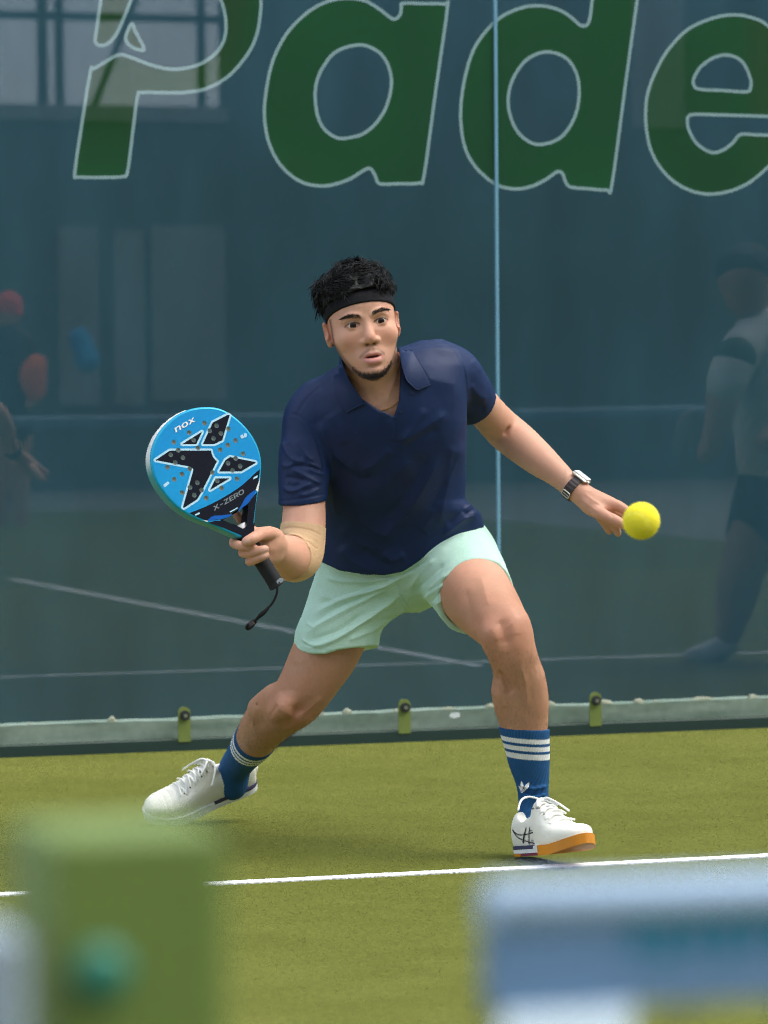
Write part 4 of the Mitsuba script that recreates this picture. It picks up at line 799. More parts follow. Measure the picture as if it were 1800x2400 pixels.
cand = np.nonzero((hv_[:, 1] > 62+0.15*hv_[:, 2]) & (hn[:, 1] > -0.25) & (hv_[:, 1] > 66+0.28*np.maximum(hv_[:, 2], 0)-5*np.clip(-hv_[:, 0]/60, -1, 1)))[0]; locks = []
for i in rng.choice(cand, 5200, replace=True):
    p, n_ = hv_[i], hn[i]; flow = np.array([1.0*math.sin(p[0]/24+p[2]/30+p[1]/40)+0.4*(p[0]/90), 0.2*math.sin(p[2]/20), 0.9*math.cos(p[0]/27-p[2]/24)+0.3])+rng.normal(0, .13, 3)
    t = flow-n_*(flow@n_); t /= np.linalg.norm(t); b = np.cross(n_, t); L = rng.uniform(30, 58); cu = 0.5*math.sin(p[0]/15+p[2]/19)+rng.uniform(-.3, .3); pts = []; lift_ = rng.uniform(1.0, 5.5)
    for s in np.linspace(0, 1, 7):
        a = cu*s*2.0; d_ = t*math.cos(a)+b*math.sin(a); pts.append(p-n_*2.2+(t*math.sin(max(abs(a), 1e-3))/max(abs(a), 1e-3)+b*math.copysign((1-math.cos(a))/max(abs(a), 1e-3), a))*L*s*0.8+n_*(lift_*math.sin(s*3.0)-(L*s*.8)**2/205))
    locks.append(tube(np.array(pts)*HS@HR.T+HO, np.array([.7, 1.0, 1.1, 1.0, .85, .6, 0.12])*HS*rng.uniform(.6, 1.2), 4, False))
hk = obj('hair', to_world(HM), 'hair_mat', me, smooth=True)
obj('strands', to_world(cat_m(locks)), 'hair_mat', hk, kind='stuff', smooth=True)
# brows, moustache and chin beard as short hairs
def hairs(pts, dirs, L, r, seed):
    out = []; r_ = np.random.default_rng(seed)
    for p, d in zip(pts, dirs):
        d = d/np.linalg.norm(d); l = L*r_.uniform(.7, 1.2); out.append(tube(np.array([p, p+d*l*.5, p+d*l+np.array([0, 0, -.0005])]), np.array([r, r*.8, r*.15]), 4, False))
    return cat_m(out)
bp, bd = [], []
for s in (-1, 1):
    e = EYE[0 if s < 0 else 1]
    for _ in range(250):
        x = rng.uniform(-20, 24); hgt_ = (4.3 if x < 4 else 4.3-(x-4)*0.17); y = ((21-0.0065*(x-10)**2) if s < 0 else (25-0.0085*(x-8)**2))+rng.uniform(-1, 1)*max(hgt_, .5)
        bp.append((e[0]+s*x, e[1]+y)); bd.append((s*(0.9), 0.55-0.03*x, 0.12))
bp = np.array(bp); uvp = np.array([H(a, b, 85)[:2] for a, b in bp])
def on_skin(hp, z0=140):                                       # points of the face, along the head's own forward axis
    z = np.full(len(hp), float(z0))
    for _ in range(60):
        P = HO+np.column_stack([hp, z])@HR.T*HS; z = z-np.clip(body(P.astype(np.float32))/HS*.8, -6, 30)
    return HO+np.column_stack([hp, z+.2])@HR.T*HS
mat('beard_mat', twos(prin((0.020, 0.013, 0.011), 0.55, 0.3)))
obj('eyebrow', to_world(hairs(on_skin(bp[:250]), np.array(bd[:250])@HR.T, 7*HS, .00027, 3)), 'beard_mat', me, kind='stuff')
obj('eyebrow', to_world(hairs(on_skin(bp[250:]), np.array(bd[250:])@HR.T, 7*HS, .00027, 4)), 'beard_mat', me, kind='stuff')
cp = []
while len(cp) < 620:
    a, b = rng.uniform(-48, 46), rng.uniform(-135, -92); jl_ = -135+(abs(a+1)/60)**2.4*52
    if b < jl_+3 or rng.random() > math.exp(-((b-jl_-4)/7.5)**2)*(1 if abs(a) < 30 else .5): continue
    cp.append((a, b))
cp = np.array(cp)
obj('beard', to_world(cat_m([hairs(on_skin(cp), np.column_stack([cp[:, 0]*.01, -np.ones(len(cp)), .35*np.ones(len(cp))])@HR.T, 6*HS, .00038, 5)])), 'beard_mat', me, kind='stuff')
# ---------------------------------------------------------------- shoes
def shoe_col(p, n, uv): return mix((0.76, 0.75, 0.68), (0.83, 0.82, 0.76), fbm(p.x*25, p.y*25, p.z*25, 3))
def mesh_h(p, n, uv): return 0.0006*noise(p.x*520, p.y*520, p.z*520)
mat('shoe_mat', twos({'type': 'bumpmap', 'arbitrary': proc(mesh_h, 5e-4), 'scale': 1.0, 'bsdf': prin(proc(shoe_col), 0.55, 0.35)}))
mat('midsole_mat', twos(prin((0.74, 0.76, 0.80), 0.5, 0.4)))
mat('navy_rubber_mat', twos(prin((0.05, 0.05, 0.12), 0.5, 0.4)))
mat('gum_mat', twos(prin((0.62, 0.235, 0.022), 0.45, 0.4)))
mat('maroon_mat', twos(prin((0.20, 0.03, 0.08), 0.5, 0.4)))
mat('lace_mat', twos(prin((0.82, 0.82, 0.80), 0.85, 0.2)))
mat('ink_mat', twos(prin((0.012, 0.014, 0.035), 0.5, 0.3)))
def shoe(name_f, origin, f, up, marks, lab):
    f = np.asarray(f, float)/np.linalg.norm(f); up = np.asarray(up, float); up = up-f*(up@f); up /= np.linalg.norm(up); lat = np.cross(up, f)
    Rm = np.stack([f, lat, up], 1); fig = lambda p: np.asarray(p)@Rm.T*0.001+origin      # shoe frame in mm: toe, left, up
    def out(m): return to_world(trimesh.Trimesh(fig(m.vertices), m.faces, process=False))
    spring = lambda x: np.maximum(x-190, 0)**2*0.0017
    perm = (np.array([[0, 1, 0], [1, 0, 0], [0, 0, 1.0]]).T, np.zeros(3), 1.0)   # loft along x: (lateral, x, z)
    U = Field().loft([(-2, -14, 14, 42, 22), (4, -25, 25, 46, 36), (20, -31, 31, 48, 44), (55, -34, 34, 48, 46), (90, -35, 36, 47, 47), (125, -38, 39, 48, 48), (160, -43, 43, 44, 43), (195, -48, 47, 38, 35), (225, -49, 47, 34, 30), (250, -45, 43, 32, 26), (270, -36, 34, 29, 22), (284, -23, 22, 25, 15), (290, -8, 8, 24, 8)], X=perm, n=2.5)
    U.mchain([(6, 0, 62, 20), (12, 0, 84, 17)], 14)                                # heel collar
    U.mchain([(160, 0, 70, 20), (128, 0, 83, 17), (106, 0, 97, 12), (96, 0, 109, 8)], 18)   # tongue
    U.ball((55, 0, 124), (43, 27, 60), 6, '-'); U.mchain([(60, 0, 70, 25), (82, 0, 140, 28)], 6, '-')
    U.add(lambda P: 17-P[:, 2], *(np.full(3, -999.), np.full(3, 999.)), op='*')
    m = relax(U.mesh(2.4), 1); v = np.array(m.vertices); v[:, 2] += spring(v[:, 0])
    n_ = vnorm(m); v += n_*((meshkit.fbm(v/30, 3)-.5)*2.0)[:, None]
    for a in (205, 222, 238): v += n_*(-1.0*np.exp(-((v[:, 0]-a-6*np.abs(v[:, 1])/40)/2.6)**2)*(v[:, 2] > 40))[:, None]
    key = me+'__shoe' if me+'__shoe__upper' not in scene else me+'__shoe_001'
    tag(key, lab)
    def part(nm, mm, mt, **k): obj(nm, out(mm), mt, key, **k)
    part('upper', trimesh.Trimesh(v, m.faces, process=False), 'shoe_mat', smooth=True)
    def outline(g):
        pts = [(-4-g, 0), (0-g*.8, 16), (8, 26+g), (25, 33+g), (55, 36+g), (95, 36+g), (130, 40+g), (165, 45+g), (200, 50+g), (228, 50+g), (252, 45+g), (272, 36+g), (287+g*.6, 23), (294+g, 5), (294+g, -5), (287+g*.6, -23), (272, -37-g), (252, -47-g), (228, -52-g), (200, -51-g), (165, -46-g), (130, -40-g), (95, -37-g), (55, -36-g), (25, -33-g), (8, -26-g), (0-g*.8, -16)]
        return sg.Polygon(catmull(pts, 3, True)).buffer(0)
    def slab(poly, z0, z1, cut=None):
        if cut is not None: poly = poly.intersection(cut)
        P = []
        for z, g in ((z0, -1.5), (z0+1.5, 0), (z1-1.5, 0), (z1, -1.5)): P.append((z, poly.buffer(g)))
        mm = cat_m([extrude(poly, z1-z0)]); vv = np.array(mm.vertices); vv[:, 2] += z0
        mm = trimesh.Trimesh(vv, mm.faces, process=False).subdivide_to_size(9.0); vv = np.array(mm.vertices)
        return mm, vv
    def sl(poly, z0, z1, mt, nm, cut=None, zf=None):
        mm, vv = slab(poly, z0, z1, cut)
        if zf is not None: t = (vv[:, 2]-z0)/(z1-z0); vv[:, 2] = zf(vv[:, 0])*(1-t)+vv[:, 2]*t if False else vv[:, 2]
        vv[:, 2] += spring(vv[:, 0]); part(nm, trimesh.Trimesh(vv, mm.faces, process=False), mt, smooth=35)
    fore, rear = sg.box(150, -90, 400, 90), sg.box(-50, -90, 150, 90)
    sl(outline(0), 6.5, 22, 'midsole_mat', 'midsole', rear); sl(outline(.8), 15.5, 24, 'navy_rubber_mat', 'heel_band', sg.box(-50, -90, 122, 90))
    sl(outline(1.2), 0, 23, marks.get('gum', 'midsole_mat'), 'toe_rubber', fore); sl(outline(-1), 0, 6.5, marks.get('gum', 'midsole_mat'), 'outsole', sg.box(-50, -90, 55, 90)); sl(outline(-1), 0, 6.5, 'maroon_mat' if 'gum' in marks else 'midsole_mat', 'outsole', sg.box(55.5, -90, 149.5, 90))
    # laces
    def zt(x, y):
        P = np.array([[x, y, 200.0]]); z = 200.0
        for _ in range(60): z -= max(float(U(np.array([[x, y, z]], np.float32))[0])*.8, -3)
        return z+spring(x)
    L = []
    for k, x in enumerate(np.linspace(108, 192, 7)):
        w_ = 17+3*k*.8; a = [(x+(6 if k % 2 else -6)*t, w_*t, zt(x+(6 if k % 2 else -6)*t, w_*t)+1.6) for t in np.linspace(-1, 1, 7)]
        L.append(tube(catmull(a, 2), 2.7, 6)); b = [(q[0]*2*0+x-(6 if k % 2 else -6)*(q[1]/w_)+3, q[1], q[2]+.9) for q in a]; L.append(tube(catmull(b, 2), 2.4, 6))
    z0 = zt(112, 0)
    for s in (-1, 1):
        L.append(tube(catmull([(112, 0, z0+4), (118, s*10, z0+7), (128, s*20, z0+1), (140, s*26, z0-10), (132, s*18, z0-5), (114, s*5, z0+5)], 5), 2.6, 6))
        L.append(tube(catmull([(112, 0, z0+4), (122, s*10, z0+8), (146, s*26, z0-8), (168, s*38, z0-26)] if s != marks.get('flip', 0) else [(112, 0, z0+5), (104, s*26, z0+14), (112, s*52, z0+8), (132, s*74, z0-14)], 5), 2.6, 6))
    kn = trimesh.creation.icosphere(subdivisions=2, radius=6.5); kn.apply_translation((112, 0, z0+4)); L.append(kn)
    part('laces', cat_m(L), 'lace_mat', smooth=True)
    # side mark: crossed stripes; heel tab
    def side(x, z, s):
        y = 80.0
        for _ in range(50): y -= max(float(U(np.array([[x, s*y, z]], np.float32))[0])*.8, -3)
        return s*y
    for s in (-1, 1):
        G = []
        for ln, w0, w1 in marks['lines']:
            c = catmull(ln, 8) if len(ln) > 2 else np.linspace(ln[0], ln[1], 10); wd_ = np.linspace(w0, w1, len(c)); t = np.gradient(c, axis=0); t /= np.linalg.norm(t, axis=1, keepdims=True); nn = np.stack([-t[:, 1], t[:, 0]], 1)
            a, b = c+nn*wd_[:, None], c-nn*wd_[:, None]; V3 = np.array([[q[0], side(q[0], q[1], s)+s*1.0, q[1]+spring(q[0])] for q in np.vstack([a, b])]); n = len(c); i = np.arange(n-1)
            F3 = np.vstack([np.stack([i, i+1, i+1+n], 1), np.stack([i, i+1+n, i+n], 1)]); G.append(trimesh.Trimesh(V3, F3, process=False))
        part('side_stripes', cat_m(G), 'ink_mat' if marks.get('dark', True) else 'lace_mat', smooth=True)
    H_ = [cyl((x, s*(15+.10*(190-x)*0+ (x-100)*.11), zt(x, s*(15+(x-100)*.11))-1), (x, s*(15+(x-100)*.11), zt(x, s*(15+(x-100)*.11))+.7), 2.2, 8) for x in np.linspace(104, 190, 6) for s in (-1, 1)]
    part('eyelets', cat_m(H_), 'ink_mat', kind='stuff')
    return fig
MK = {'lines': [([(22, 62), (50, 50), (88, 49), (128, 52)], 1.5, 1.0), ([(22, 62), (48, 44), (90, 33), (128, 27)], 1.5, 1.2), ([(70, 30), (92, 64)], 3.4, 1.6), ([(98, 26), (112, 66)], 2.4, 1.6), ([(110, 56), (126, 58)], .9, .7), ([(112, 52), (128, 53)], .8, .6), ([(112, 36), (126, 33)], .9, .7), ([(114, 31), (128, 27)], .8, .6)]}
up_w = FR.T@np.array([0, 0, 1.0])
f1 = np.array([.455, .105, .87]); o1 = J(1224, 2006, .185)
MK1 = dict(MK, flip=-1, gum='gum_mat'); figA = shoe('a', o1, f1, up_w+0.1*np.array([-.3, 0, 0]), MK1, 'white shoe with orange sole and lifted toe')
f2 = np.array([-.86, -.30, .26]); an = J(545, 1806, -.555)
u2 = np.array([0, .84, .54]); u2 = u2-f2/np.linalg.norm(f2)*(u2@f2/np.linalg.norm(f2)); u2 /= np.linalg.norm(u2)
o2 = np.array([0, .012, 0])+an-0.001*(50*f2/np.linalg.norm(f2)+82*u2)
figB = shoe('b', o2, f2, u2, dict(MK, flip=1, dark=False), 'white shoe with blue heel line, on tiptoe behind')
def pixf(p): p = np.asarray(p); d = D0-p[..., 2]; return np.stack([900+FOC*p[..., 0]/d, 1200-FOC*p[..., 1]/d], -1)

# ---------------------------------------------------------------- watch
WA, WB = J(1328, 1130, -.035), J(1366, 1160, -.02); wx = (WB-WA)/np.linalg.norm(WB-WA); wc_ = J(1344, 1144.5, -.028)
wn = np.array([.62, .74, .25]); wn = wn-wx*(wn@wx); wn /= np.linalg.norm(wn); wt = np.cross(wn, wx)
mat('strap_mat', twos(prin((0.055, 0.045, 0.050), 0.6, 0.3))); mat('titan_mat', twos(prin((0.62, 0.58, 0.50), 0.32, 0.5, metallic=.85))); mat('watch_glass_mat', twos(prin((0.70, 0.76, 0.80), 0.06, 0.7, clearcoat=1.0)))  # watch glass: bright reflection put into its pale base colour
wk = me+'__watch'; tag(wk, 'smart watch with ridged dark strap on the outstretched wrist')
R0 = 28.2*(D0+.03)/FOC; V, Fq = [], []; NA, NX_ = 160, 5
for i in range(NA):
    a = i/NA*2*np.pi; rid = 0.0011*abs(math.sin(a*9))**.5*1.8
    for j, (x, r) in enumerate(((-.011, -.0012), (-.011, .0010+rid*.9), (0, .0012+rid), (.011, .0010+rid*.9), (.011, -.0012))):
        V.append(wc_+wx*x+(R0+r)*(wn*math.cos(a)+wt*math.sin(a)))
for i in range(NA):
    for j in range(4): a, b = i*5+j, ((i+1) % NA)*5+j; Fq.append([a, b, b+1, a+1])
V = np.array(V); Fq = np.array(Fq); wm = trimesh.Trimesh(V, np.vstack([Fq[:, [0, 1, 2]], Fq[:, [0, 2, 3]]]), process=False)
obj('strap', to_world(wm), 'strap_mat', wk, smooth=35)
def wbox(hx, ht, z0, z1, c):
    m = cbox(-hx, hx, -ht, ht, z0, z1, c); return trimesh.Trimesh(np.asarray(m.vertices)@np.stack([wx, wt, wn], 1).T+wc_, m.faces, process=False)
obj('case', to_world(wbox(.0215, .018, R0-.001, R0+.0095, .004)), 'titan_mat', wk, smooth=40); obj('screen', to_world(wbox(.0195, .0160, R0+.0085, R0+.0118, .002)), 'watch_glass_mat', wk, smooth=40)
cr_ = wc_+wx*.0215+wn*(R0+.005); obj('crown', to_world(tube([cr_-wx*.002+wt*-.004, cr_+wx*.0035+wt*-.004], .0035, 12)), 'titan_mat', wk, smooth=40)
bk = []; da = np.array([-.25, -.62, .74]); da = da-wx*(da@wx); da /= np.linalg.norm(da); a0 = math.atan2(da@wt, da@wn)
rr = lambda x, a: wc_+wx*x+(R0+.0042)*(wn*math.cos(a)+wt*math.sin(a))
lp = [rr(x, a0+a/R0) for x, a in ((-.0105, -.0045), (-.0105, .0045), (-.008, .0065), (.008, .0065), (.0105, .0045), (.0105, -.0045), (.008, -.0065), (-.008, -.0065))]
bk.append(tube(catmull(lp+[lp[0]], 3), .0013, 6)); bk.append(tube([rr(-.010, a0), rr(.010, a0)], .0009, 6)); obj('buckle', to_world(cat_m(bk)), 'titan_mat', wk, smooth=True)

# ---------------------------------------------------------------- racket: own frame, x across, y from the grip end to the tip, n towards the viewer (metres)
bt, tipp = J(652, 1376, .545), J(407, 953, .575)
ry = (tipp-bt)/np.linalg.norm(tipp-bt); e1 = np.array([.857, .514, 0.0]); e1 = e1-ry*(e1@ry); e1 /= np.linalg.norm(e1); ew_ = np.cross(e1, ry)
TW = math.radians(24); rx = math.cos(TW)*e1-math.sin(TW)*ew_; rn = np.cross(rx, ry)
RB = np.stack([rx, ry, rn], 1); TH = 0.019                      # half thickness
FC = bt+rn*TH                                                   # the face plane towards the viewer
def R2(a, b, zoom=(350, 930, .1748)):                           # a photo measurement on the face -> racket x, y
    x, y = zoom[0]+a*zoom[2], zoom[1]+b*zoom[2]
    d = np.array([(x-900)/FOC, (1200-y)/FOC, -1.0]); o = np.array([0, 0, D0]); t = ((FC-o)@rn)/(d@rn); q = o+d*t-bt
    return np.array([q@rx, q@ry])
def rout(m): return to_world(trimesh.Trimesh(np.asarray(m.vertices)@RB.T+bt, m.faces, process=False))
Z6 = lambda pts: [R2(*p) for p in pts]
edge = Z6([(800, 132), (960, 160), (1100, 230), (1240, 345), (1350, 470), (1440, 620), (1495, 780), (1508, 930), (1495, 1090), (1470, 1260), (1440, 1420), (1425, 1560), (1412, 1700), (1400, 1800),
           (1240, 1884), (1120, 1842), (960, 1770), (800, 1700), (640, 1640), (480, 1555), (340, 1450), (220, 1320), (120, 1180), (55, 1040), (22, 890), (25, 740), (70, 590), (150, 450), (270, 320), (420, 215), (600, 150)])
face = sg.Polygon(catmull(edge, 5, True)).buffer(0)
open_ = sg.Polygon(catmull(Z6([(800, 1690), (880, 1655), (1000, 1640), (1120, 1580), (1220, 1510), (1310, 1430), (1445, 1270), (1447, 1330), (1410, 1560), (1385, 1780), (1352, 1805), (1300, 1735), (1200, 1740), (1080, 1725), (960, 1705), (860, 1705)]), 1, True)).buffer(0)
thr = sg.Polygon(Z6([(980, 1652), (1090, 1600), (1180, 1545), (1260, 1475), (1318, 1440), (1322, 1500), (1300, 1660), (1298, 1790), (1262, 1772), (1150, 1715), (1060, 1685)])).buffer(.0012).buffer(-.0012)
holes = [(740, 352, 4.6), (535, 480, 4.6), (328, 608, 4.6), (900, 388, 6.4), (808, 455, 5.4), (1060, 430, 5.2), (958, 490, 6.2), (858, 556, 6.4), (592, 580, 6.4), (652, 684, 4.8), (388, 716, 5.4), (286, 778, 6.4), (448, 816, 6.4), (346, 882, 6.2), (244, 946, 4.8), (540, 966, 5.0), (438, 1038, 4.7), (335, 1106, 4.7),
         (950, 712, 4.6), (1052, 648, 4.6), (1156, 586, 4.6), (1258, 764, 4.7), (1156, 826, 6.2), (1054, 890, 6.4), (1216, 930, 6.4), (1114, 986, 6.0), (844, 1016, 5.4), (910, 1126, 6.2), (1176, 1100, 4.6), (968, 1226, 4.6), (642, 1152, 6.4), (544, 1216, 6.2), (700, 1252, 5.6), (602, 1318, 6.4), (440, 1284, 4.9), (764, 1358, 4.7)]
hp = [sg.Point(*R2(a, b)).buffer(.0054, 6) for a, b, r in holes]
allh = shapely.union_all(hp)
def rslab(poly, z0, z1): m = extrude(poly, z1-z0); v = np.array(m.vertices); v[:, 2] += z0; return trimesh.Trimesh(v, m.faces, process=False)
rk = thing('padel_racket', 'bright blue padel racket with white rim gripped in the right hand', 'racket')
def rb_col(p, n, uv): return mix((0.0, 0.235, 0.62), (0.002, 0.31, 0.66), fbm(p.x*8, p.y*8, p.z*8, 2))
mat('racket_blue_mat', twos(prin(proc(rb_col), 0.38, 0.35, clearcoat=0.15)));
mat('racket_edge_mat', twos(prin((0.0, 0.36, 0.60), 0.25, 0.5, clearcoat=.8, metallic=.25)))
mat('racket_white_mat', twos(prin((0.80, 0.80, 0.82), 0.35, 0.5))); mat('racket_dark_mat', twos(prin((0.004, 0.006, 0.015), 0.5, 0.15))); mat('racket_line_mat', twos(prin((0.42, 0.68, 0.84), 0.45, 0.4)))
mat('racket_core_mat', twos(prin((0.52, 0.53, 0.46), 0.8, 0.2))); mat('racket_deep_mat', twos(prin((0.0, 0.10, 0.45), 0.3, 0.5))); mat('grip_mat', twos(prin((0.016, 0.017, 0.021), 0.75, 0.3))); mat('grey_print_mat', twos(prin((0.20, 0.24, 0.27), .5, .3)))
head_cut = face.difference(thr)
flat = head_cut.buffer(-.0045)
bev = []                                                        # rounded frame: stacked sections from the face to the side
obj('face', rout(rslab(flat.difference(allh), TH-.0015, TH)), 'racket_blue_mat', rk, label='bright blue hitting face')
obj('core', rout(cat_m([rslab(flat.buffer(.0005).difference(allh), TH-.0065, TH-.0016), rslab(flat.buffer(.0005), -TH+.0015, TH-.0066)])), 'racket_core_mat', rk)  # holes kept shallow; pale core floor stands in for their lit walls
obj('back_face', rout(rslab(flat, -TH, -TH+.0014)), 'racket_blue_mat', rk)
def loft_ring(poly_a, za, poly_b, zb, n=420):
    A_ = np.array([poly_a.exterior.interpolate(t, normalized=True).coords[0] for t in np.arange(n)/n]); c = np.array(poly_b.exterior.segmentize(.0008).coords)
    from scipy.spatial import cKDTree
    B_ = c[cKDTree(c).query(A_)[1]]; V = np.vstack([np.column_stack([A_, np.full(n, za)]), np.column_stack([B_, np.full(n, zb)])]); i = np.arange(n); j = (i+1) % n
    return trimesh.Trimesh(V, np.vstack([np.stack([i, j, j+n], 1), np.stack([i, j+n, i+n], 1)]), process=False)
secs = [(flat, TH-.0001), (face.buffer(-.0022), TH-.0007), (face.buffer(-.0006), TH-.0026), (face, TH-.0055)]
obj('edge', rout(cat_m([loft_ring(a[0], a[1], b[0], b[1]) for a, b in zip(secs, secs[1:])])), 'racket_edge_mat', rk, label='shiny turquoise bevel round the face', smooth=60)
secs = [(face, TH-.0055), (face.buffer(.0005), .004), (face.buffer(.0005), -.006), (face, -TH+.004), (face.buffer(-.003), -TH)]
rimm = cat_m([loft_ring(a[0], a[1], b[0], b[1]) for a, b in zip(secs, secs[1:])]); ty_ = np.asarray(rimm.vertices)[:, 1:2]; y0_ = R2(20, 850)[1]; t = np.clip((ty_-y0_+.035)/.05, 0, 1); t = t*t*(3-2*t)
RC = np.array([.80, .80, .82])*t+np.array([.05, .30, .32])*(1-t)
obj('rim', rout(rimm), mat('rim_mat', twos(prin(VC, .35, .5))), rk, label='outer rim, white at the tip and turquoise towards the throat', smooth=True, color=RC)
tr_ = thr.exterior; obj('throat_lining', rout(loft_ring(sg.Polygon(tr_), TH-.001, sg.Polygon(tr_).buffer(.0012), -TH+.001)), 'racket_dark_mat', rk, smooth=50)
def sheet_r(poly, z, mt, nm, **k): obj(nm, rout(rslab(poly.difference(allh), z, z+.0003)), mt, rk, **k)
blk = dict(
    a=[(1055, 240), (1075, 250), (975, 585), (940, 598), (905, 618), (865, 634), (718, 634), (850, 345)],
    b=[(705, 470), (628, 634), (440, 634)],
    c=[(82, 850), (275, 722), (825, 722), (832, 760), (852, 810), (880, 845), (905, 865), (690, 1290), (640, 1375), (462, 1490), (450, 1480), (590, 980), (575, 955), (540, 935)],
    d=[(935, 1002), (1020, 850), (1080, 808), (1420, 876), (1425, 885), (1230, 1000)],
    e=[(812, 1250), (888, 1094), (1075, 1094)])
for k_, q in blk.items():
    g = sg.Polygon(Z6(q)).buffer(0)
    sheet_r(g.buffer(.0046, join_style=1), TH+.0002, 'racket_line_mat', 'pattern_border'); sheet_r(g, TH+.0007, 'racket_dark_mat', 'pattern')
low = sg.Polygon(catmull(Z6([(1488, 965), (1490, 1050), (1470, 1130), (1430, 1250), (1300, 1400), (1190, 1540), (1080, 1610), (960, 1645), (780, 1660), (700, 1650), (560, 1625), (500, 1580), (760, 1470), (1010, 1340), (1250, 1180)]), 3, True)).buffer(0).intersection(flat)
sheet_r(low, TH+.0002, 'racket_dark_mat', 'throat_panel')
for q in ([(1490, 1060), (1478, 1260), (1455, 1275), (1425, 1248), (1470, 1130)], [(560, 1625), (700, 1655), (785, 1662), (780, 1690), (830, 1710), (760, 1702)]): sheet_r(sg.Polygon(Z6(q)).buffer(0).intersection(face.buffer(-.002)), TH+.0005, 'racket_white_mat', 'accent')
for q in ([(1420, 1250), (1400, 1320), (1310, 1440), (1240, 1500), (1170, 1560), (1230, 1460), (1300, 1340)], [(780, 1660), (850, 1600), (960, 1590), (1110, 1575), (1030, 1625), (880, 1650)]): sheet_r(sg.Polygon(catmull(Z6(q), 3, True)).buffer(0).intersection(head_cut), TH+.0006, 'racket_deep_mat', 'accent')
for q in ([(1445, 1275), (1408, 1560), (1385, 1790), (1305, 1770), (1305, 1640), (1318, 1440), (1380, 1350)], [(790, 1690), (880, 1662), (970, 1662), (1060, 1690), (1260, 1775), (1265, 1850), (1240, 1860), (1000, 1760), (860, 1712)]): sheet_r(sg.Polygon(Z6(q)).buffer(0).intersection(head_cut.buffer(-.001)), TH+.0004, 'racket_dark_mat', 'arm_panel')
def rtext(s, x0, x1, mt, hgt, slant=0.25):
    m = meshkit.text_mesh(s, 1.0, 0.02, bold=True); v = np.array(m.vertices); a, b = R2(*x0), R2(*x1); d = b-a; L_ = np.linalg.norm(d); d /= L_; u_ = np.array([-d[1], d[0]])
    wd_ = v[:, 0].max()-v[:, 0].min(); xx = (v[:, 0]-v[:, 0].min())/wd_*L_; yy = v[:, 1]*hgt; p = a+xx[:, None]*d+yy[:, None]*u_+(slant*yy)[:, None]*d
    obj('lettering', rout(trimesh.Trimesh(np.column_stack([p, TH+.0008+v[:, 2]*.01]), m.faces, process=False)), mt, rk)
rtext('nox', (352, 478), (612, 330), 'racket_white_mat', .0125); rtext('X-ZERO', (868, 1530), (1275, 1290), 'grey_print_mat', .0095)
for q in ([(1213, 525), (1250, 505), (1272, 545), (1236, 565)], [(1262, 495), (1290, 485), (1308, 505), (1300, 540), (1275, 548)], [(178, 1185), (250, 1132), (270, 1160), (205, 1218)]): sheet_r(sg.Polygon(Z6(q)).buffer(0), TH+.0006, 'racket_line_mat', 'small_print')
for q in ([(1395, 1080), (1450, 1052), (1450, 1080), (1395, 1108)], [(608, 1580), (670, 1545), (675, 1570), (615, 1596)], [(1075, 1540), (1180, 1482), (1188, 1494), (1084, 1552)]): sheet_r(sg.Polygon(Z6(q)).buffer(0), TH+.0006, 'racket_line_mat', 'small_print')
# raised white lettering worn on the rim
rp = np.array([face.exterior.interpolate(t, normalized=True).coords[0] for t in np.linspace(0, 1, 400, endpoint=False)])
c0 = R2(90, 560); rim_ = []
for k_, t in enumerate((( 60, 620), (95, 540), (150, 455), (215, 375), (300, 296), (385, 235), (480, 190))):
    q = R2(*t); i = np.argmin(np.linalg.norm(rp-q, axis=1)); t_ = rp[(i+1) % 400]-rp[i-1]; t_ /= np.linalg.norm(t_); n_ = np.array([t_[1], -t_[0]])
    if n_@(rp[i]-rp.mean(0)) < 0: n_ = -n_
    for s in (0.0, .0072): 
        b = trimesh.creation.box((.0030 if s else .0062, .0016, .016 if k_ % 2 else .012)); v = np.array(b.vertices); v = np.column_stack([v[:, :1]*t_+v[:, 1:2]*n_+rp[i]+n_*.0008+t_*s, v[:, 2]-.002]); rim_.append(trimesh.Trimesh(v, b.faces, process=False))
obj('rim_lettering', rout(cat_m(rim_)), 'racket_white_mat', rk)
# handle: octagonal grip with overgrip ridges, butt cap, wrist cord
hc0, hc1 = np.array([.0, .003, 0]), np.array([0.0, .150, 0]); V, F_ = [], []; NS, NR = 90, 16
cx0 = R2(1330, 1850)[0]
for i in range(NS):
    t = i/(NS-1); y = .002+.150*t; r = (.0172 if t > .08 else .0192-.002*t/.08)+.0006*math.sin(t*2*np.pi*15)**2-(.004 if i == 0 else 0)
    for k_ in range(NR): a = k_/NR*2*np.pi; V.append((cx0*min(t*1.1, 1)+r*math.cos(a)*1.0, y+.0016*math.cos(a), r*math.sin(a)*1.02))
for i in range(NS-1):
    for k_ in range(NR): a, b = i*NR+k_, i*NR+(k_+1) % NR; F_ += [[a, b, b+NR], [a, b+NR, a+NR]]
V.append((0, .0015, 0)); F_ += [[(k_+1) % NR, k_, len(V)-1] for k_ in range(NR)]
obj('grip', rout(trimesh.Trimesh(np.array(V), np.array(F_), process=False)), 'grip_mat', rk, smooth=40)
cl = cyl((cx0, .150, 0), (cx0, .162, 0), .0165, 20); obj('collar', rout(cl), 'racket_white_mat', rk, smooth=40, label='white collar above the grip')
nk_ = sg.Polygon([R2(1385, 1780), R2(1412, 1690), R2(1400, 1800), R2(1330, 2010), R2(1290, 2010), R2(1240, 1884), R2(1262, 1780), R2(1330, 1800)]).convex_hull
obj('neck', rout(rslab(nk_, -.0165, TH+.0012)), 'racket_dark_mat', rk)
bp_ = sg.Point(0.004, .011).buffer(.009); m = rslab(sa.scale(bp_, 1, .6), .0176, .0184); obj('grip_print', rout(m), 'grey_print_mat', rk)
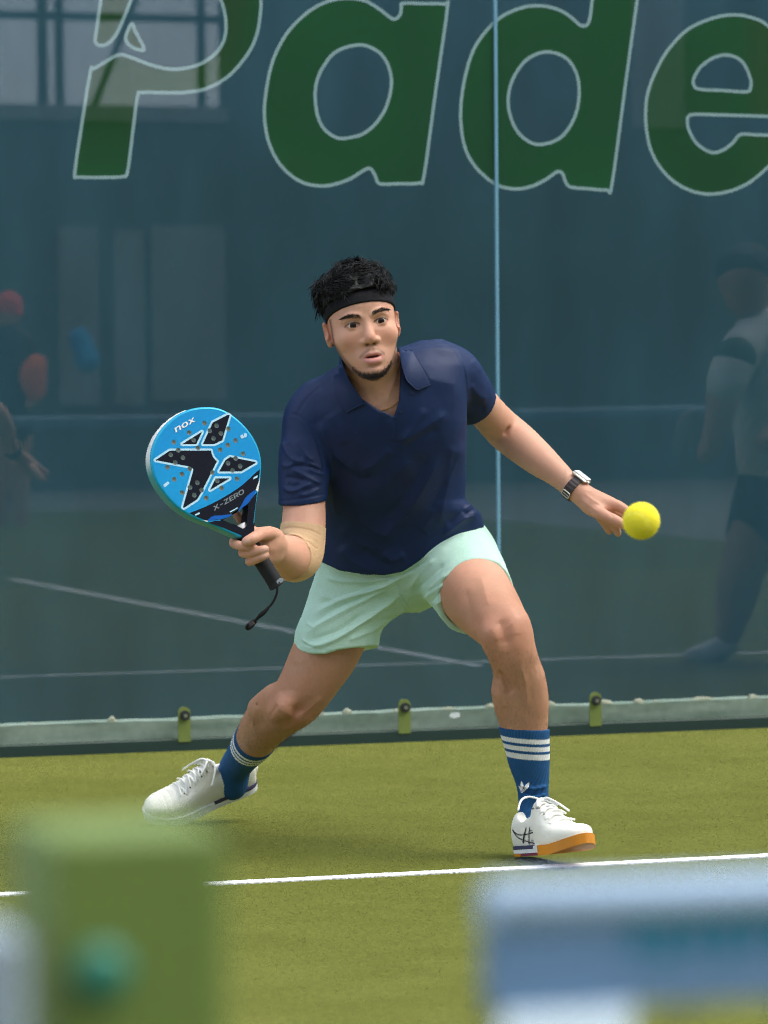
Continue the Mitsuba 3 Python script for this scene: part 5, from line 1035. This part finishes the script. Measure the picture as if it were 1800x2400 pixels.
mat('cord_mat', twos(prin((0.012, 0.012, 0.014), 0.8, 0.2)))
cp_ = [J(643, 1374, .55), J(650, 1380, .56), J(647, 1396, .56), J(638, 1414, .56), J(626, 1427, .56), J(612, 1440, .56), J(600, 1452, .56), J(590, 1462, .56)]
ck = [tube(catmull(cp_, 6), .0026, 8)]; ck.append(tube(catmull([J(632, 1420, .562), J(622, 1432, .562), J(608, 1444, .562), J(598, 1455, .562)], 5), np.r_[np.linspace(.002, .0052, 8), np.linspace(.0052, .002, 8)], 8))
lp = [J(596, 1454, .56), J(584, 1462, .565), J(578, 1470, .565), J(582, 1474, .56), J(592, 1466, .555), J(600, 1456, .558)]; ck.append(tube(catmull(lp, 5), .0034, 8))
obj('wrist_cord', to_world(cat_m(ck)), 'cord_mat', rk, smooth=True)
tg = cbox(-.006, .006, -.0045, .0045, -.002, .002, .001); obj('cord_bead', to_world(trimesh.Trimesh(np.asarray(tg.vertices)@rot(.6, 0).T+J(590, 1462, .570), tg.faces, process=False)), 'strap_mat', rk)

# ---------------------------------------------------------------- ball in flight
BW = D0-7.25; bc_ = J(1503, 1221, BW); br = 0.0330
b = trimesh.creation.icosphere(subdivisions=6, radius=1.0); v = np.array(b.vertices); Rb = rot(.5, .7, .4)
q = v@Rb; th = np.linspace(0, 2*np.pi, 500); A_, B_ = 0.44, .56; 
sc_ = np.column_stack([np.sin(np.pi/2-(np.pi/2-.44)*np.cos(th))*np.cos(th/2+.44*np.sin(2*th)), np.sin(np.pi/2-(np.pi/2-.44)*np.cos(th))*np.sin(th/2+.44*np.sin(2*th)), np.cos(np.pi/2-(np.pi/2-.44)*np.cos(th))])
th2 = np.linspace(0, 4*np.pi, 900); al = np.pi/2-(np.pi/2-.44)*np.cos(th2); be = th2/2+.44*np.sin(2*th2); sc_ = np.column_stack([np.sin(al)*np.cos(be), np.sin(al)*np.sin(be), np.cos(al)])
from scipy.spatial import cKDTree
ds = cKDTree(sc_).query(q)[0]; sm = np.clip(1-(ds-.045)/.03, 0, 1)
v2 = v*(1+0.022*(meshkit.noise(v*38)-.5)+0.02*(meshkit.noise(v*90)-.5)-.008*sm)[:, None]*br
col = np.array([0.88, 0.77, 0.05])*(0.9+.2*meshkit.noise(v*60))[:, None]; col = col*(1-sm[:, None]*.15)+np.array([.82, .78, .4])*sm[:, None]*.15
bl = obj('padel_ball', to_world(trimesh.Trimesh(v2+bc_, b.faces, process=False)), mat('felt_mat', prin(VC, 0.95, 0.1, sheen=1.0, sheen_tint=.8)), label='bright yellow padel ball flying in front of the outstretched hand', cat='ball', smooth=True, color=col)
# ---------------------------------------------------------------- people who show only as reflections in the glass: they stand on this side of it
def Jm(x, y, dep):                                              # a mirror-image measurement at its apparent distance, brought back to this side of the glass
    p = CAM+(FWD*FOC+RGT*(x-900)+UPV*(1200-y))*(dep/FOC); return np.array([p[0], -p[1], p[2]])
def mc(pts, h, k=.03): return Field().mchain([[*Jm(x, y, d), r*d/FOC] for x, y, d, r in pts], k).mesh(h)
mat('far_skin_mat', twos(prin((0.42, 0.24, 0.16), .5, .4))); mat('far_white_mat', twos(prin((.58, .60, .62), .8, .2))); mat('far_dark_mat', twos(prin((.03, .035, .05), .7, .3))); mat('far_stripe_mat', twos(prin((.05, .10, .08), .7, .3)))
mat('far_gold_mat', twos(prin((.50, .34, .16), .7, .3))); mat('cap_mat', twos(prin((.72, .06, .05), .7, .3))); mat('orange_mat', twos(prin((.80, .16, .06), .7, .3))); mat('cyan_mat', twos(prin((.05, .32, .62), .7, .3)))
B = 15.6
q = thing('person', 'team mate in white striped shirt, seen only mirrored in the glass', 'person')
F = Field()
def ch(F, pts, k=.02): F.mchain([[*Jm(x, y, d), r*d/FOC] for x, y, d, r in pts], k)
ch(F, [(1748, 690, B-.05, 52), (1742, 650, B-.05, 62)]); ch(F, [(1752, 700, B, 36), (1790, 790, B, 42)])
ch(F, [(1700, 890, B-.24, 40), (1690, 960, B-.26, 34), (1668, 1042, B-.26, 24), (1655, 1066, B-.26, 22)]); ch(F, [(1860, 880, B-.05, 40), (1850, 980, B-.15, 32), (1790, 1040, B-.25, 24)])
ch(F, [(1790, 1200, B, 72), (1742, 1330, B-.05, 50), (1728, 1390, B, 48), (1704, 1500, B+.05, 27)]); ch(F, [(1870, 1200, B, 72), (1925, 1340, B-.1, 50), (1940, 1500, B+.1, 28)])
obj('body', F.mesh(.012), 'far_skin_mat', q, smooth=True)
F = Field(); ch(F, [(1790, 790, B, 70), (1815, 900, B, 100), (1835, 1040, B, 98), (1838, 1100, B, 96)], .05); ch(F, [(1768, 792, B-.06, 52), (1726, 840, B-.2, 48), (1698, 910, B-.26, 44)]); ch(F, [(1840, 800, B, 58), (1864, 910, B-.05, 52)])
obj('shirt', F.mesh(.012), 'far_white_mat', q, smooth=True)
for y0, y1, m_ in ((832, 846, 'far_stripe_mat'), (848, 866, 'far_gold_mat'), (868, 880, 'far_stripe_mat'), (884, 902, 'far_stripe_mat')):
    F = Field(); ch(F, [(1722-.4*(y0-840), y0+6, B-.215, 50), (1722-.4*(y1-840), y1, B-.22, 49)]); obj('sleeve_stripe', F.mesh(.012), m_, q, smooth=True)
F = Field(); ch(F, [(1742, 640, B-.04, 66), (1750, 632, B-.02, 66)]); obj('hair', F.mesh(.012), 'far_dark_mat', q, smooth=True)
F = Field(); ch(F, [(1838, 1110, B, 98), (1815, 1170, B, 92), (1775, 1260, B, 74)]); ch(F, [(1845, 1150, B, 92), (1890, 1260, B-.05, 74)]); obj('shorts', F.mesh(.012), 'far_dark_mat', q, smooth=True)
F = Field(); ch(F, [(1706, 1510, B+.05, 27), (1668, 1530, B+.05, 24), (1622, 1538, B+.05, 19)]); obj('shoe', F.mesh(.010), 'far_white_mat', q, smooth=True)
F = Field(); ch(F, [(1942, 1515, B+.1, 27), (1900, 1535, B+.1, 24), (1865, 1542, B+.1, 19)]); obj('shoe', F.mesh(.010), 'far_white_mat', q, smooth=True)
q = thing('padel_racket', 'pale racket of the team mate, seen only mirrored in the glass', 'racket')
F = Field().ball(Jm(1622, 1035, B-.2), (.075, .03, .125)); obj('head', F.mesh(.008), 'hall_pale_mat', q, smooth=True)
obj('handle', tube([Jm(1632, 1010, B-.2), Jm(1660, 1072, B-.2)], .016, 10), 'cyan_mat', q, smooth=True)
q = thing('person', 'onlooker in red cap and dark top, seen only mirrored in the glass', 'person'); B = 30.0
F = Field(); ch(F, [(18, 745, B, 27), (18, 730, B, 31)]); ch(F, [(20, 760, B, 18), (20, 800, B, 24)]); ch(F, [(70, 830, B, 15), (88, 900, B-.1, 13), (70, 950, B-.2, 12)]); ch(F, [(5, 1030, B, 30), (0, 1240, B, 16)]); ch(F, [(45, 1030, B, 30), (48, 1240, B, 16)]); obj('body', F.mesh(.02), 'far_skin_mat', q, smooth=True)
F = Field(); ch(F, [(18, 722, B, 33), (20, 716, B, 34)]); ch(F, [(34, 730, B-.05, 12), (48, 736, B-.05, 9)]); obj('cap', F.mesh(.016), 'cap_mat', q, smooth=True)
F = Field(); ch(F, [(24, 800, B, 44), (24, 900, B, 52), (24, 1010, B, 50)]); ch(F, [(58, 800, B, 24), (76, 860, B, 20)]); obj('top', F.mesh(.02), 'far_dark_mat', q, smooth=True)
F = Field(); ch(F, [(88, 850, B-.2, 20), (76, 880, B-.2, 30), (84, 920, B-.2, 22)]); obj('bag', F.mesh(.016), 'orange_mat', q, smooth=True)
q = obj('kit_bag', Field().mchain([[*Jm(x, y, 34.), r*34/FOC] for x, y, r in ((185, 790, 24), (205, 845, 30))], .05).mesh(.03), 'cyan_mat', label='blue kit bag seen only mirrored in the glass', cat='bag', smooth=True)
